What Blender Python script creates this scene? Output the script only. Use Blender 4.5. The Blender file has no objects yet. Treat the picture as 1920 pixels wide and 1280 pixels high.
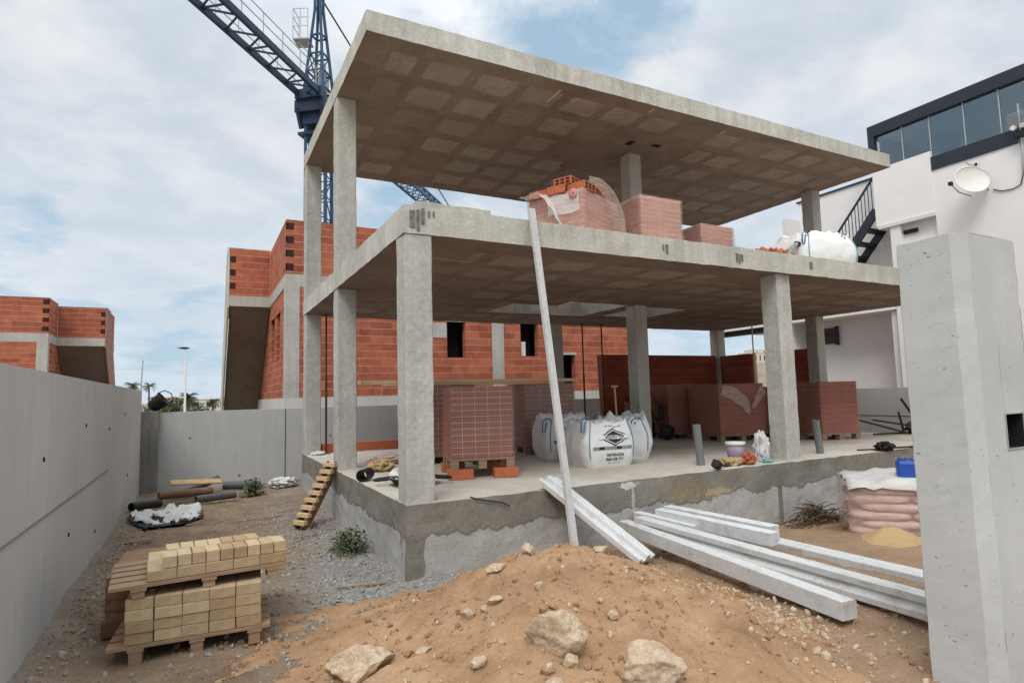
import bpy, bmesh, math, random
from mathutils import Vector, Matrix, Euler, noise as mnoise
R = math.radians
random.seed(7)
sc = bpy.context.scene
col = sc.collection

# ------------------------------------------------------------------ camera
YAW, PITCH, ROLL, F = R(27.8074), R(5.0602), R(-1.48966), 1112.46
CAM = Vector((-1.72777, -5.46554, 1.0109))
fw = Vector((math.sin(YAW)*math.cos(PITCH), math.cos(YAW)*math.cos(PITCH), math.sin(PITCH)))
r0 = Vector((math.cos(YAW), -math.sin(YAW), 0)); u0 = r0.cross(fw)
rt = r0*math.cos(ROLL)+u0*math.sin(ROLL); up = -r0*math.sin(ROLL)+u0*math.cos(ROLL)
cd = bpy.data.cameras.new("camera"); cam = bpy.data.objects.new("camera", cd); col.objects.link(cam)
cam.matrix_world = Matrix(((rt.x, up.x, -fw.x, CAM.x), (rt.y, up.y, -fw.y, CAM.y), (rt.z, up.z, -fw.z, CAM.z), (0, 0, 0, 1)))
cd.sensor_fit = 'HORIZONTAL'; cd.sensor_width = 36; cd.lens = F/1920*36; cd.clip_start = .05; cd.clip_end = 5000
sc.camera = cam

# ------------------------------------------------------------------ world + sun
SUN_EL, SUN_AZ = R(52), R(222)          # azimuth clockwise from +Y
w = bpy.data.worlds.new("World"); sc.world = w; w.use_nodes = True
nt = w.node_tree; nt.nodes.clear()


class N:
    """small node builder"""
    def __init__(s, t): s.t = t
    def n(s, typ, **k):
        x = s.t.nodes.new(typ)
        for a, b in k.items(): setattr(x, a, b)
        return x
    def L(s, a, b): s.t.links.new(a, b)
    def put(s, sock, v):
        if hasattr(v, 'is_linked'): s.L(v, sock)
        elif isinstance(v, (tuple, list)) and len(v) == 3 and sock.type == 'RGBA': sock.default_value = (*v, 1)
        else: sock.default_value = v
    def noise(s, vec, scale, detail=4, rough=.55, dist=0.):
        x = s.n('ShaderNodeTexNoise'); s.L(vec, x.inputs['Vector'])
        x.inputs['Scale'].default_value = scale; x.inputs['Detail'].default_value = detail
        x.inputs['Roughness'].default_value = rough; x.inputs['Distortion'].default_value = dist
        return x.outputs['Fac']
    def voro(s, vec, scale, feature='F1', out='Distance'):
        x = s.n('ShaderNodeTexVoronoi', feature=feature); s.L(vec, x.inputs['Vector']); x.inputs['Scale'].default_value = scale
        return x.outputs[out]
    def ramp(s, fac, stops):
        x = s.n('ShaderNodeValToRGB'); s.put(x.inputs['Fac'], fac); e = x.color_ramp.elements
        while len(e) < len(stops): e.new(.5)
        for i, (p, c) in enumerate(stops):
            e[i].position = p
            c = (c, c, c) if not isinstance(c, (tuple, list)) else c
            e[i].color = (*c[:3], 1)
        return x.outputs['Color']
    def mix(s, fac, a, b, mode='MIX'):
        x = s.n('ShaderNodeMix', data_type='RGBA', blend_type=mode)
        s.put(x.inputs[0], fac); s.put(x.inputs[6], a); s.put(x.inputs[7], b); return x.outputs[2]
    def math(s, op, a, b=0., clamp=False):
        x = s.n('ShaderNodeMath', operation=op, use_clamp=clamp); s.put(x.inputs[0], a); s.put(x.inputs[1], b); return x.outputs[0]
    def mapping(s, vec, scale=(1, 1, 1), loc=(0, 0, 0), rot=(0, 0, 0)):
        x = s.n('ShaderNodeMapping'); s.L(vec, x.inputs['Vector']); x.inputs['Scale'].default_value = scale
        x.inputs['Location'].default_value = loc; x.inputs['Rotation'].default_value = rot; return x.outputs[0]
    def obj(s): return s.n('ShaderNodeTexCoord').outputs['Object']
    def sep(s, vec):
        x = s.n('ShaderNodeSeparateXYZ'); s.L(vec, x.inputs[0]); return x.outputs
    def comb(s, x_, y_, z_=0.):
        x = s.n('ShaderNodeCombineXYZ'); s.put(x.inputs[0], x_); s.put(x.inputs[1], y_); s.put(x.inputs[2], z_); return x.outputs[0]
    def bump(s, h, strength=.3, dist=.01):
        x = s.n('ShaderNodeBump'); s.put(x.inputs['Height'], h); x.inputs['Strength'].default_value = strength
        x.inputs['Distance'].default_value = dist; return x.outputs[0]


W = N(nt)
sky = W.n('ShaderNodeTexSky', sky_type='NISHITA'); sky.sun_disc = False; sky.sun_elevation = SUN_EL; sky.sun_rotation = SUN_AZ
sky.air_density = 1.0; sky.dust_density = 1.5
gen = W.n('ShaderNodeTexCoord').outputs['Generated']
sx = W.sep(gen)
den = W.math('ADD', W.math('MAXIMUM', sx[2], 0.), .22)
pl = W.comb(W.math('DIVIDE', sx[0], den), W.math('DIVIDE', sx[1], den), 0.)
big = W.noise(pl, 1.6, 8, .55, .2)
fine = W.noise(W.mapping(pl, (1.6, 1.6, 1), (3.1, 1.7, 0)), 3.4, 8, .62, .25)
dens = W.math('ADD', W.math('MULTIPLY', big, .62), W.math('MULTIPLY', fine, .38))


def dirpix(u, v): return (fw+rt*((u-960)/F)-up*((v-640)/F)).normalized()


def patch(u, v, r, amt):
    d = dirpix(u, v)
    x = W.n('ShaderNodeVectorMath', operation='DISTANCE'); W.L(gen, x.inputs[0]); x.inputs[1].default_value = d
    f = W.math('SUBTRACT', 1., W.math('DIVIDE', x.outputs['Value'], r), clamp=True)
    return W.math('MULTIPLY', f, amt)


holes = None
for a in ((1140, 70, .15, .11), (1010, 50, .09, .10), (1290, 20, .08, .08), (40, 380, .22, .11), (150, 30, .16, .06), (380, 560, .2, .05), (330, 640, .30, .03), (700, 370, .12, .12), (830, 330, .10, .12), (1290, 650, .12, .12)):
    p_ = patch(*a); holes = p_ if holes is None else W.math('ADD', holes, p_)
for a in ((1450, 160, .3, .18), (300, 130, .35, .14), (1700, 120, .25, .12), (230, 470, .12, .08), (450, 330, .12, .10)):
    holes = W.math('SUBTRACT', holes, patch(*a))
dens2 = W.math('SUBTRACT', dens, holes)
mask = W.ramp(dens2, [(.33, 0.), (.47, 1.)])
ccol = W.ramp(W.noise(W.mapping(pl, (1, 1, 1), (7.3, 2.2, 0)), 2.3, 7, .6, .3), [(.33, (.46, .525, .60)), (.47, (.54, .59, .65)), (.62, (.67, .69, .72))])
horiz = W.ramp(sx[2], [(0., 1.), (.16, .45), (.4, 0.)])
ccol = W.mix(horiz, ccol, (.545, .63, .715))
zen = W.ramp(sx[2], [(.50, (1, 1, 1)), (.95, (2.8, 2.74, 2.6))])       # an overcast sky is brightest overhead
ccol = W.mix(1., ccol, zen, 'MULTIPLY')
bgS = W.n('ShaderNodeBackground'); W.L(W.mix(.75, sky.outputs[0], (3.4, 4.8, 6.0)), bgS.inputs[0]); bgS.inputs[1].default_value = .11
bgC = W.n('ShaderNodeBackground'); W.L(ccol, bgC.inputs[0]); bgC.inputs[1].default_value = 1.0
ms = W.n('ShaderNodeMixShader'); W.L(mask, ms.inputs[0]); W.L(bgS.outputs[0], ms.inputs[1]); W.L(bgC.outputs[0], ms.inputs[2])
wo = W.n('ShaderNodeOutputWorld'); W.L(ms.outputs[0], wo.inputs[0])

sd = bpy.data.lights.new("sun", 'SUN'); sun = bpy.data.objects.new("sun", sd); col.objects.link(sun)
sd.energy = 1.5; sd.angle = R(26); sd.color = (1, .955, .89)
sdir = Vector((math.sin(SUN_AZ)*math.cos(SUN_EL), math.cos(SUN_AZ)*math.cos(SUN_EL), math.sin(SUN_EL)))
sun.rotation_euler = sdir.to_track_quat('Z', 'Y').to_euler(); sun.location = (0, -20, 30)
vs = sc.view_settings; vs.view_transform = 'Standard'; vs.look = 'None'; vs.exposure = 0.28; vs.gamma = 1

# ------------------------------------------------------------------ materials
def newmat(name):
    m = bpy.data.materials.new(name); m.use_nodes = True; t = m.node_tree; t.nodes.clear()
    b = N(t); out = b.n('ShaderNodeOutputMaterial'); p = b.n('ShaderNodeBsdfPrincipled'); b.L(p.outputs[0], out.inputs[0])
    p.inputs['Roughness'].default_value = .85; p.inputs['Specular IOR Level'].default_value = .25
    return m, b, p, out


def concrete(name, lo, hi, scale=1.0, bump=.35, streak=.25, pits=.5, rough=.9, fine=.22, lines=0.):
    m, b, p, out = newmat(name); v = b.obj()
    c = b.ramp(b.noise(v, .9*scale, 7, .62, .3), [(.28, lo), (.72, hi)])
    f = b.ramp(b.noise(v, 22*scale, 5, .6), [(.25, 1-fine), (.75, 1+fine*.6)])
    c = b.mix(1., c, f, 'MULTIPLY')
    if streak:
        s = b.ramp(b.noise(b.mapping(v, (7, 7, .55)), 1., 5, .6, .2), [(.35, 1-streak), (.6, 1.06)])
        c = b.mix(1., c, s, 'MULTIPLY')
    if pits:
        d = b.voro(v, 17, out='Distance'); rnd = b.voro(v, 17, out='Color')
        sel = b.math('MULTIPLY', b.math('LESS_THAN', d, .13), b.math('GREATER_THAN', b.sep(rnd)[0], .72))
        c = b.mix(b.math('MULTIPLY', sel, pits), c, tuple(x*.35 for x in lo))
    if lines:
        z = b.sep(v)[2]; fr = b.math('FRACT', b.math('DIVIDE', z, .5))
        c = b.mix(b.math('MULTIPLY', b.math('LESS_THAN', fr, .016), lines), c, tuple(x*.5 for x in lo))
    b.L(c, p.inputs['Base Color']); p.inputs['Roughness'].default_value = rough
    h = b.math('ADD', b.noise(v, 60, 4, .6), b.math('MULTIPLY', b.noise(v, 9, 4, .6), 1.5))
    b.L(b.bump(h, bump, .008), p.inputs['Normal'])
    return m


def plain(name, c, rough=.6, metal=0., var=.12, scale=6, bump=0., spec=.3, stretch=(1, 1, 1)):
    m, b, p, out = newmat(name); v = b.mapping(b.obj(), stretch)
    f = b.ramp(b.noise(v, scale, 5, .6), [(.25, 1-var), (.75, 1+var)])
    b.L(b.mix(1., c, f, 'MULTIPLY'), p.inputs['Base Color'])
    p.inputs['Roughness'].default_value = rough; p.inputs['Metallic'].default_value = metal; p.inputs['Specular IOR Level'].default_value = spec
    if bump: b.L(b.bump(b.noise(v, scale*3, 5, .6), bump, .01), p.inputs['Normal'])
    return m


def wallvec(b):
    v = b.obj(); s = b.sep(v)
    return v, b.comb(b.math('ADD', s[0], s[1]), s[2], 0.)


def brickmat(name, c1, c2, mortar, bw=.62, rh=.212, ms_=.011, bump=.6, dirt=.35):
    m, b, p, out = newmat(name); v, q = wallvec(b)
    x = b.n('ShaderNodeTexBrick'); b.L(b.mix(.012, q, b.n('ShaderNodeTexNoise').outputs['Color']), x.inputs['Vector'])
    x.inputs['Scale'].default_value = 1; x.inputs['Brick Width'].default_value = bw; x.inputs['Row Height'].default_value = rh
    x.inputs['Mortar Size'].default_value = ms_; x.inputs['Mortar Smooth'].default_value = .2; x.inputs['Bias'].default_value = -.1
    x.inputs['Color1'].default_value = (*c1, 1); x.inputs['Color2'].default_value = (*c2, 1); x.inputs['Mortar'].default_value = (*[.5*(p_+q_) for p_, q_ in zip(c1, c2)], 1)
    s_ = b.sep(q); row = b.math('ABSOLUTE', b.math('SUBTRACT', b.math('FRACT', b.math('DIVIDE', s_[1], rh/.988)), .5))
    bed = b.math('GREATER_THAN', row, .5-ms_/rh*1.5)
    vis = b.math('MAXIMUM', b.math('MULTIPLY', bed, .9), b.ramp(b.noise(v, 1.9, 4, .6), [(.45, .0), (.62, .8)]))
    mm = b.math('MULTIPLY', b.math('MULTIPLY', x.outputs['Fac'], vis), b.ramp(b.noise(v, 2.7, 5, .7), [(.3, .35), (.6, 1.)]))
    f = b.ramp(b.noise(v, 3.2, 6, .65, .4), [(.25, 1-dirt), (.7, 1.12)])
    c = b.mix(mm, b.mix(1., x.outputs['Color'], f, 'MULTIPLY'), mortar)
    sm = b.ramp(b.noise(b.mapping(v, (1, 1, 1), (5, 3, 1)), 1.6, 7, .7, .6), [(.62, 0.), (.76, .55)])
    c = b.mix(sm, c, tuple(.5*(a+d) for a, d in zip(mortar, c1)))
    b.L(c, p.inputs['Base Color'])
    h = b.math('SUBTRACT', b.math('MULTIPLY', b.noise(v, 40, 3, .6), .4), x.outputs['Fac'])
    # fine horizontal ribbing of the hollow bricks
    b.L(b.bump(h, bump, .008), p.inputs['Normal'])
    return m


M = {}
M['conc'] = concrete('cast_concrete', (.39, .376, .34), (.53, .515, .47), 1.0, .35, .07, .5)
M['conc_front'] = concrete('slab_edge_concrete', (.43, .41, .36), (.62, .60, .535), 1.3, .45, .13, .35)
M['pillar'] = concrete('smooth_light_concrete', (.42, .425, .42), (.52, .525, .515), 1.6, .22, 0, 1.0, fine=.08)
def pillar_mat():
    m, b, p, out = newmat('chamfered_pillar_concrete'); v = b.obj()
    c = b.ramp(b.noise(v, 1.6, 7, .6, .3), [(.28, (.45, .455, .45)), (.72, (.56, .565, .555))])
    c = b.mix(b.ramp(b.noise(b.mapping(v, (3, 3, 14)), 1.6, 6, .7, .4), [(.60, 0.), (.74, .30)]), c, (.30, .30, .295))
    c = b.mix(b.ramp(b.noise(b.mapping(v, (1, 1, 1), (3, 2, 8)), 3.5, 8, .72, .6), [(.60, 0.), (.72, .45)]), c, (.60, .60, .585))
    c = b.mix(1., c, b.ramp(b.noise(v, 34, 5, .65), [(.25, .955), (.75, 1.035)]), 'MULTIPLY')
    d = b.voro(b.mapping(v, (1, 1, 1.6)), 21); rnd = b.sep(b.voro(b.mapping(v, (1, 1, 1.6)), 21, out='Color'))[0]
    sel = b.math('MULTIPLY', b.math('LESS_THAN', b.math('ADD', d, b.math('MULTIPLY', b.noise(v, 60, 3), .12)), .16), b.math('GREATER_THAN', rnd, .80))
    c = b.mix(b.math('MULTIPLY', sel, .75), c, (.20, .20, .19))
    b.L(c, p.inputs['Base Color']); p.inputs['Roughness'].default_value = .85
    b.L(b.bump(b.math('SUBTRACT', b.math('ADD', b.noise(v, 70, 4, .6), b.math('MULTIPLY', b.noise(v, 8, 5, .65), 1.6)), b.math('MULTIPLY', sel, 2.)), .14, .008), p.inputs['Normal'])
    return m


M['pillar'] = pillar_mat()
M['wall_l'] = concrete('dark_wall_concrete', (.45, .44, .425), (.55, .54, .52), .5, .06, .015, .12, fine=.03)
M['wall_b'] = concrete('wall_concrete', (.41, .41, .405), (.49, .49, .485), .6, .07, .02, .15, fine=.03)
M['pier'] = concrete('rough_pier_concrete', (.20, .19, .175), (.30, .285, .26), 2, .4, .2, .3)
M['brick'] = brickmat('hollow_brick_wall', (.47, .145, .08), (.30, .085, .05), (.55, .31, .23))
M['brick_dark'] = brickmat('infill_brick', (.33, .078, .045), (.27, .062, .038), (.33, .12, .085), .5, .19)
M['brick_edge'] = plain('brick_cavity_shade', (.045, .018, .014), .9)  # dark colour on thin boxes stands in for shade inside brick cavities
M['darkvoid'] = plain('opening_shade', (.012, .010, .010), .9)  # near-black colour painting the shade inside openings and holes
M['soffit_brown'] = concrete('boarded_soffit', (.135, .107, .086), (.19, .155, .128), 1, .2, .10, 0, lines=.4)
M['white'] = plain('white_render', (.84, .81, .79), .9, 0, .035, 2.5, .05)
M['whiteshade'] = plain('shaded_white_render', (.72, .70, .69), .9, 0, .04, 2.5, .05)  # darker copy of the white render, shade put into its colour
M['frame'] = plain('anthracite_aluminium', (.035, .042, .055), .45, .3, .1)
M['blue'] = plain('blue_crane_paint', (.038, .085, .165), .5, .1, .2, 3)
M['bluedk'] = plain('dark_blue_crane_paint', (.024, .044, .085), .5, .1, .2, 3)
M['greysteel'] = plain('pale_grey_steel', (.42, .44, .45), .5, .3, .15)
M['wood'] = plain('raw_pine', (.58, .42, .25), .8, 0, .25, 9, .2, stretch=(.3, 6, 6))
M['woodold'] = plain('weathered_pine', (.30, .20, .125), .85, 0, .3, 9, .25, stretch=(.4, 5, 5))
M['wooddk'] = plain('damp_pallet_wood', (.17, .095, .06), .85, 0, .3, 9, .2)
M['block'] = plain('ochre_cast_block', (.40, .295, .18), .9, 0, .16, 16, .35)
M['block2'] = plain('brown_cast_block', (.35, .245, .14), .9, 0, .16, 16, .35)
M['block3'] = plain('pale_cast_block', (.47, .365, .225), .9, 0, .14, 16, .35)
def scuffed(name, c0, dirt, amt):
    m, b, p, out = newmat(name); v = b.obj()
    c = b.mix(1., c0, b.ramp(b.noise(v, 26, 5, .65), [(.25, .9), (.75, 1.07)]), 'MULTIPLY')
    c = b.mix(b.math('MULTIPLY', b.ramp(b.noise(v, 5.5, 8, .72, .5), [(.52, 0.), (.68, 1.)]), amt), c, dirt)
    c = b.mix(b.math('MULTIPLY', b.ramp(b.noise(b.mapping(v, (9, 1.2, 9)), 2, 6, .7), [(.60, 0.), (.66, 1.)]), amt*.8), c, tuple(x*.7 for x in dirt))
    b.L(c, p.inputs['Base Color']); p.inputs['Roughness'].default_value = .9
    b.L(b.bump(b.math('ADD', b.noise(v, 90, 4, .6), b.noise(v, 14, 5, .7)), .35, .008), p.inputs['Normal'])
    return m


M['styro'] = scuffed('white_foam', (.60, .61, .62), (.42, .36, .29), .6)
M['styro2'] = scuffed('grey_white_moulding', (.55, .555, .55), (.38, .32, .26), .65)
M['bagwhite'] = plain('white_woven_plastic', (.78, .78, .77), .7, 0, .07, 8, .25)
M['ink'] = plain('black_ink', (.035, .037, .04), .8)
M['inkgrey'] = plain('grey_ink', (.25, .26, .27), .8)
M['inkteal'] = plain('teal_ink', (.16, .33, .35), .8)
M['strap'] = plain('blue_webbing', (.09, .22, .31), .8)
M['rubber'] = plain('black_rubber', (.018, .018, .018), .6, 0, .3, 10)
M['pvc'] = plain('grey_pvc', (.16, .175, .175), .45, 0, .1)
M['pvcdk'] = plain('dark_grey_pipe', (.085, .09, .092), .5, 0, .2)
M['rust'] = plain('rusty_steel', (.085, .045, .033), .8, .2, .35, 14)
M['redbrick'] = plain('terracotta', (.47, .14, .065), .85, 0, .15, 12, .2)
M['paper'] = plain('kraft_paper', (.40, .29, .15), .85, 0, .2, 7, .4)
M['orange'] = plain('orange_rag', (.38, .12, .06), .85, 0, .3, 14, .4)
M['bluepl'] = plain('blue_plastic', (.02, .075, .33), .35, 0, .1)
M['palew'] = plain('pale_plastic', (.72, .70, .66), .45, 0, .08)
M['purple'] = plain('mauve_label', (.33, .27, .36), .5, 0, .2, 12)
M['tarp'] = plain('white_tarp', (.58, .575, .565), .7, 0, .12, 5, .3)
M['branch'] = plain('dry_branch', (.10, .065, .04), .9, 0, .35, 20)
M['rocky'] = None
M['cable'] = plain('black_cable', (.015, .015, .015), .6)
M['dish'] = plain('satellite_dish_white', (.72, .70, .66), .5, 0, .06)
M['leaf'] = plain('weed_leaf', (.085, .105, .05), .8, 0, .4, 8)
M['palmleaf'] = plain('palm_frond', (.06, .08, .045), .8, 0, .35, 4)
M['trunk'] = plain('palm_trunk', (.16, .12, .09), .9, 0, .3, 6)
M['farwall'] = plain('pale_house_wall', (.66, .60, .52), .9, 0, .06)
M['farroof'] = plain('tile_roof', (.34, .19, .13), .9, 0, .2)
M['farwin'] = plain('dark_window', (.05, .055, .06), .3)
M['tan'] = plain('faded_cream_metal', (.55, .47, .33), .6)


def soffit_mat(name, cx, cy, ox, oy, solid):
    """ribbed concrete soffit: pale infill rectangles between brown ribs, solid heads over the columns"""
    m, b, p, out = newmat(name); v = b.obj(); s = b.sep(v)
    wob = b.math('MULTIPLY', b.math('SUBTRACT', b.noise(v, 4, 5, .7), .5), .15)
    gx = b.math('DIVIDE', b.math('ADD', b.math('ADD', s[0], wob), -ox+50*cx), cx)
    gy = b.math('DIVIDE', b.math('ADD', b.math('ADD', s[1], wob), -oy+50*cy), cy)
    fx = b.math('ABSOLUTE', b.math('SUBTRACT', b.math('FRACT', gx), .5)); fy = b.math('ABSOLUTE', b.math('SUBTRACT', b.math('FRACT', gy), .5))
    mx = b.ramp(fx, [(.355, 1.), (.40, 0.)]); my = b.ramp(fy, [(.30, 1.), (.36, 0.)])
    cell = b.math('MULTIPLY', mx, my)
    idn = b.n('ShaderNodeTexWhiteNoise', noise_dimensions='2D')
    b.L(b.comb(b.math('FLOOR', gx), b.math('FLOOR', gy)), idn.inputs['Vector'])
    cell = b.math('MULTIPLY', cell, b.ramp(idn.outputs['Value'], [(.0, .12), (.35, .55), (1., 1.)]))
    for (x0, x1, y0, y1) in solid:
        ins = b.math('MULTIPLY', b.math('MULTIPLY', b.math('GREATER_THAN', s[0], x0), b.math('LESS_THAN', s[0], x1)),
                     b.math('MULTIPLY', b.math('GREATER_THAN', s[1], y0), b.math('LESS_THAN', s[1], y1)))
        cell = b.math('MULTIPLY', cell, b.math('SUBTRACT', 1., ins))
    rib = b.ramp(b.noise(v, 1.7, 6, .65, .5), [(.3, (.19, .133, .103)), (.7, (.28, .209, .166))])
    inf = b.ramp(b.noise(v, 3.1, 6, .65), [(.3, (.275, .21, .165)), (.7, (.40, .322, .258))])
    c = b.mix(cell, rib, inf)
    c = b.mix(1., c, b.ramp(b.noise(v, 24, 4), [(.25, .82), (.75, 1.14)]), 'MULTIPLY')
    b.L(c, p.inputs['Base Color']); p.inputs['Roughness'].default_value = .95
    b.L(b.bump(b.math('ADD', b.math('MULTIPLY', cell, .6), b.noise(v, 40, 4)), .4, .01), p.inputs['Normal'])
    return m


def plinth_mat():
    m, b, p, out = newmat('plinth_render'); v = b.obj(); s = b.sep(v)
    n1 = b.noise(b.mapping(v, (1, 1, .4)), 1.5, 7, .62, .4)
    drip = b.noise(b.mapping(v, (9, 9, .8)), 1., 4, .6, .3)
    edge = b.math('ADD', b.math('ADD', s[2], .30), b.math('ADD', b.math('MULTIPLY', b.math('SUBTRACT', n1, .5), .34), b.math('MULTIPLY', b.math('SUBTRACT', drip, .5), .11)))
    upper = b.ramp(edge, [(.0, 0.), (.012, 1.)])
    cornr = b.math('LESS_THAN', b.math('ADD', b.math('ADD', s[0], s[1]), b.math('MULTIPLY', n1, .35)), .36)
    upper = b.math('MAXIMUM', upper, b.math('MULTIPLY', cornr, b.ramp(drip, [(.42, 0.), (.47, 1.)])))
    for xx in (5.12, 6.75, 7.9):
        st = b.math('LESS_THAN', b.math('ABSOLUTE', b.math('SUBTRACT', b.math('ADD', s[0], b.math('MULTIPLY', n1, .1)), xx+.05)), .045)
        upper = b.math('MAXIMUM', upper, st)
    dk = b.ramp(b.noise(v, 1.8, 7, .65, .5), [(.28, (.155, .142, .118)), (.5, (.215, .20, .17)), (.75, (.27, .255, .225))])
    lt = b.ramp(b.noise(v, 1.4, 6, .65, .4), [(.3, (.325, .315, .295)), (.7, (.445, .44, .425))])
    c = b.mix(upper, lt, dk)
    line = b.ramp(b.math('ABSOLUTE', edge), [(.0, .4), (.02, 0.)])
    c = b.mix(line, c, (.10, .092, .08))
    # ochre stain and white lime splash on the front
    def spot(px, pz, rx, rz, th0, th1, sc_=4):
        q = b.comb(b.math('DIVIDE', b.math('SUBTRACT', s[0], px), rx), b.math('DIVIDE', b.math('SUBTRACT', s[2], pz), rz), b.math('MULTIPLY', s[1], 2.))
        ln = b.n('ShaderNodeVectorMath', operation='LENGTH'); b.L(q, ln.inputs[0])
        val = b.math('ADD', ln.outputs['Value'], b.math('MULTIPLY', b.math('SUBTRACT', b.noise(v, sc_, 6, .7, .4), .5), 2.2))
        return b.ramp(val, [(th0, 1.), (th1, 0.)])
    c = b.mix(b.math('MULTIPLY', spot(3.55, -.2, .55, .16, .5, 1.0), .6), c, (.28, .21, .115))
    c = b.mix(b.math('MULTIPLY', spot(4.0, -.26, .5, .09, .45, .6, 16), .7), c, (.46, .37, .22))
    c = b.mix(b.math('MULTIPLY', spot(2.60, -.05, .19, .06, .55, .72, 17), .85), c, (.60, .59, .56))
    c = b.mix(b.math('MULTIPLY', spot(2.66, -.2, .03, .28, .5, .75, 21), .7), c, (.52, .51, .48))
    c = b.mix(1., c, b.ramp(b.noise(v, 26, 5, .6), [(.25, .82), (.75, 1.13)]), 'MULTIPLY')
    b.L(c, p.inputs['Base Color']); p.inputs['Roughness'].default_value = .92
    h = b.math('ADD', b.noise(v, 45, 5, .65), b.math('ADD', b.math('MULTIPLY', upper, .9), b.math('MULTIPLY', b.noise(v, 7, 5), 1.6)))
    b.L(b.bump(h, .5, .012), p.inputs['Normal'])
    return m


def floor_mat():
    m, b, p, out = newmat('dusty_screed'); v = b.obj()
    c = b.ramp(b.noise(v, .8, 7, .65, .6), [(.28, (.38, .34, .29)), (.5, (.50, .46, .40)), (.72, (.60, .56, .49))])
    c = b.mix(b.ramp(b.noise(b.mapping(v, (1, 3, 1)), 2.4, 7, .7, .5), [(.58, 0.), (.72, .5)]), c, (.26, .24, .21))
    c = b.mix(1., c, b.ramp(b.noise(v, 30, 4), [(.25, .88), (.75, 1.1)]), 'MULTIPLY')
    b.L(c, p.inputs['Base Color']); b.L(b.bump(b.noise(v, 18, 6), .25, .01), p.inputs['Normal'])
    return m


def ground_mat():
    m, b, p, out = newmat('site_dirt_and_gravel'); v = b.obj(); s = b.sep(v)
    n = b.noise(v, .9, 6, .62, .4)
    dirt = b.ramp(b.noise(v, 2.2, 8, .68, .3), [(.28, (.15, .105, .072)), (.5, (.23, .165, .115)), (.74, (.31, .24, .175))])
    grav = b.ramp(b.noise(v, 30, 5, .7), [(.30, (.13, .122, .115)), (.5, (.235, .225, .212)), (.72, (.39, .38, .36))])
    sand = b.ramp(b.noise(v, 3, 8, .66, .3), [(.28, (.235, .155, .098)), (.72, (.37, .25, .165))])
    gx = b.math('ADD', s[0], b.math('MULTIPLY', b.math('SUBTRACT', n, .5), 2.4))
    gm = b.math('MULTIPLY', b.ramp(b.math('ADD', b.math('MULTIPLY', gx, .25), .5), [(.26, 0.), (.40, 1.)]), b.ramp(b.math('ADD', b.math('MULTIPLY', s[1], .1), .5), [(.62, 1.), (.95, .25)]))
    left = b.ramp(b.math('ADD', b.math('ADD', s[0], 3.0), b.math('MULTIPLY', n, .35)), [(.42, .8), (.62, 0.)])
    gm = b.math('MAXIMUM', gm, left)
    c = b.mix(gm, dirt, grav)
    sm = b.ramp(b.math('ADD', b.math('MULTIPLY', b.math('ADD', s[0], b.math('MULTIPLY', n, .8)), .25), .3), [(.50, 0.), (.64, 1.)])
    sm = b.math('MULTIPLY', sm, b.math('LESS_THAN', s[1], 3.))
    c = b.mix(sm, c, sand)
    c = b.mix(1., c, b.ramp(b.noise(v, 55, 4, .7), [(.25, .78), (.75, 1.2)]), 'MULTIPLY')
    b.L(c, p.inputs['Base Color']); p.inputs['Roughness'].default_value = 1.; p.inputs['Specular IOR Level'].default_value = .1
    h = b.math('ADD', b.noise(v, 70, 5, .7), b.math('MULTIPLY', b.noise(v, 16, 6, .7), 2.))
    b.L(b.bump(h, .55, .02), p.inputs['Normal'])
    return m


def sand_mat(name, lo, mid, hi):
    m, b, p, out = newmat(name); v = b.obj()
    c = b.ramp(b.noise(v, 1.6, 8, .66, .5), [(.28, lo), (.5, mid), (.74, hi)])
    c = b.mix(b.ramp(b.noise(b.mapping(v, (1, 1, 1), (4, 1, 2)), 5.5, 7, .72, .4), [(.56, 0.), (.70, .55)]), c, lo)
    d = b.voro(v, 55); rnd = b.sep(b.voro(v, 55, out='Color'))[0]
    sel = b.math('MULTIPLY', b.math('LESS_THAN', d, .22), b.math('GREATER_THAN', rnd, .84))
    c = b.mix(b.math('MULTIPLY', sel, .6), c, (.44, .34, .24))
    c = b.mix(1., c, b.ramp(b.noise(v, 60, 5, .7), [(.25, .80), (.75, 1.17)]), 'MULTIPLY')
    b.L(c, p.inputs['Base Color']); p.inputs['Roughness'].default_value = 1.; p.inputs['Specular IOR Level'].default_value = .08
    h = b.math('ADD', b.noise(v, 90, 5, .7), b.math('ADD', b.math('MULTIPLY', b.noise(v, 22, 6, .7), 2.), b.math('MULTIPLY', sel, .8)))
    b.L(b.bump(h, .6, .016), p.inputs['Normal'])
    return m


def rock_mat():
    m, b, p, out = newmat('limestone_rubble'); v = b.obj()
    c = b.ramp(b.noise(v, 7, 8, .7, .5), [(.28, (.36, .255, .165)), (.5, (.53, .41, .285)), (.74, (.68, .56, .42))])
    c = b.mix(1., c, b.ramp(b.noise(v, 60, 4), [(.3, .78), (.7, 1.15)]), 'MULTIPLY')
    b.L(c, p.inputs['Base Color']); b.L(b.bump(b.noise(v, 28, 7, .7), .8, .02), p.inputs['Normal']); p.inputs['Roughness'].default_value = 1
    return m


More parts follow.
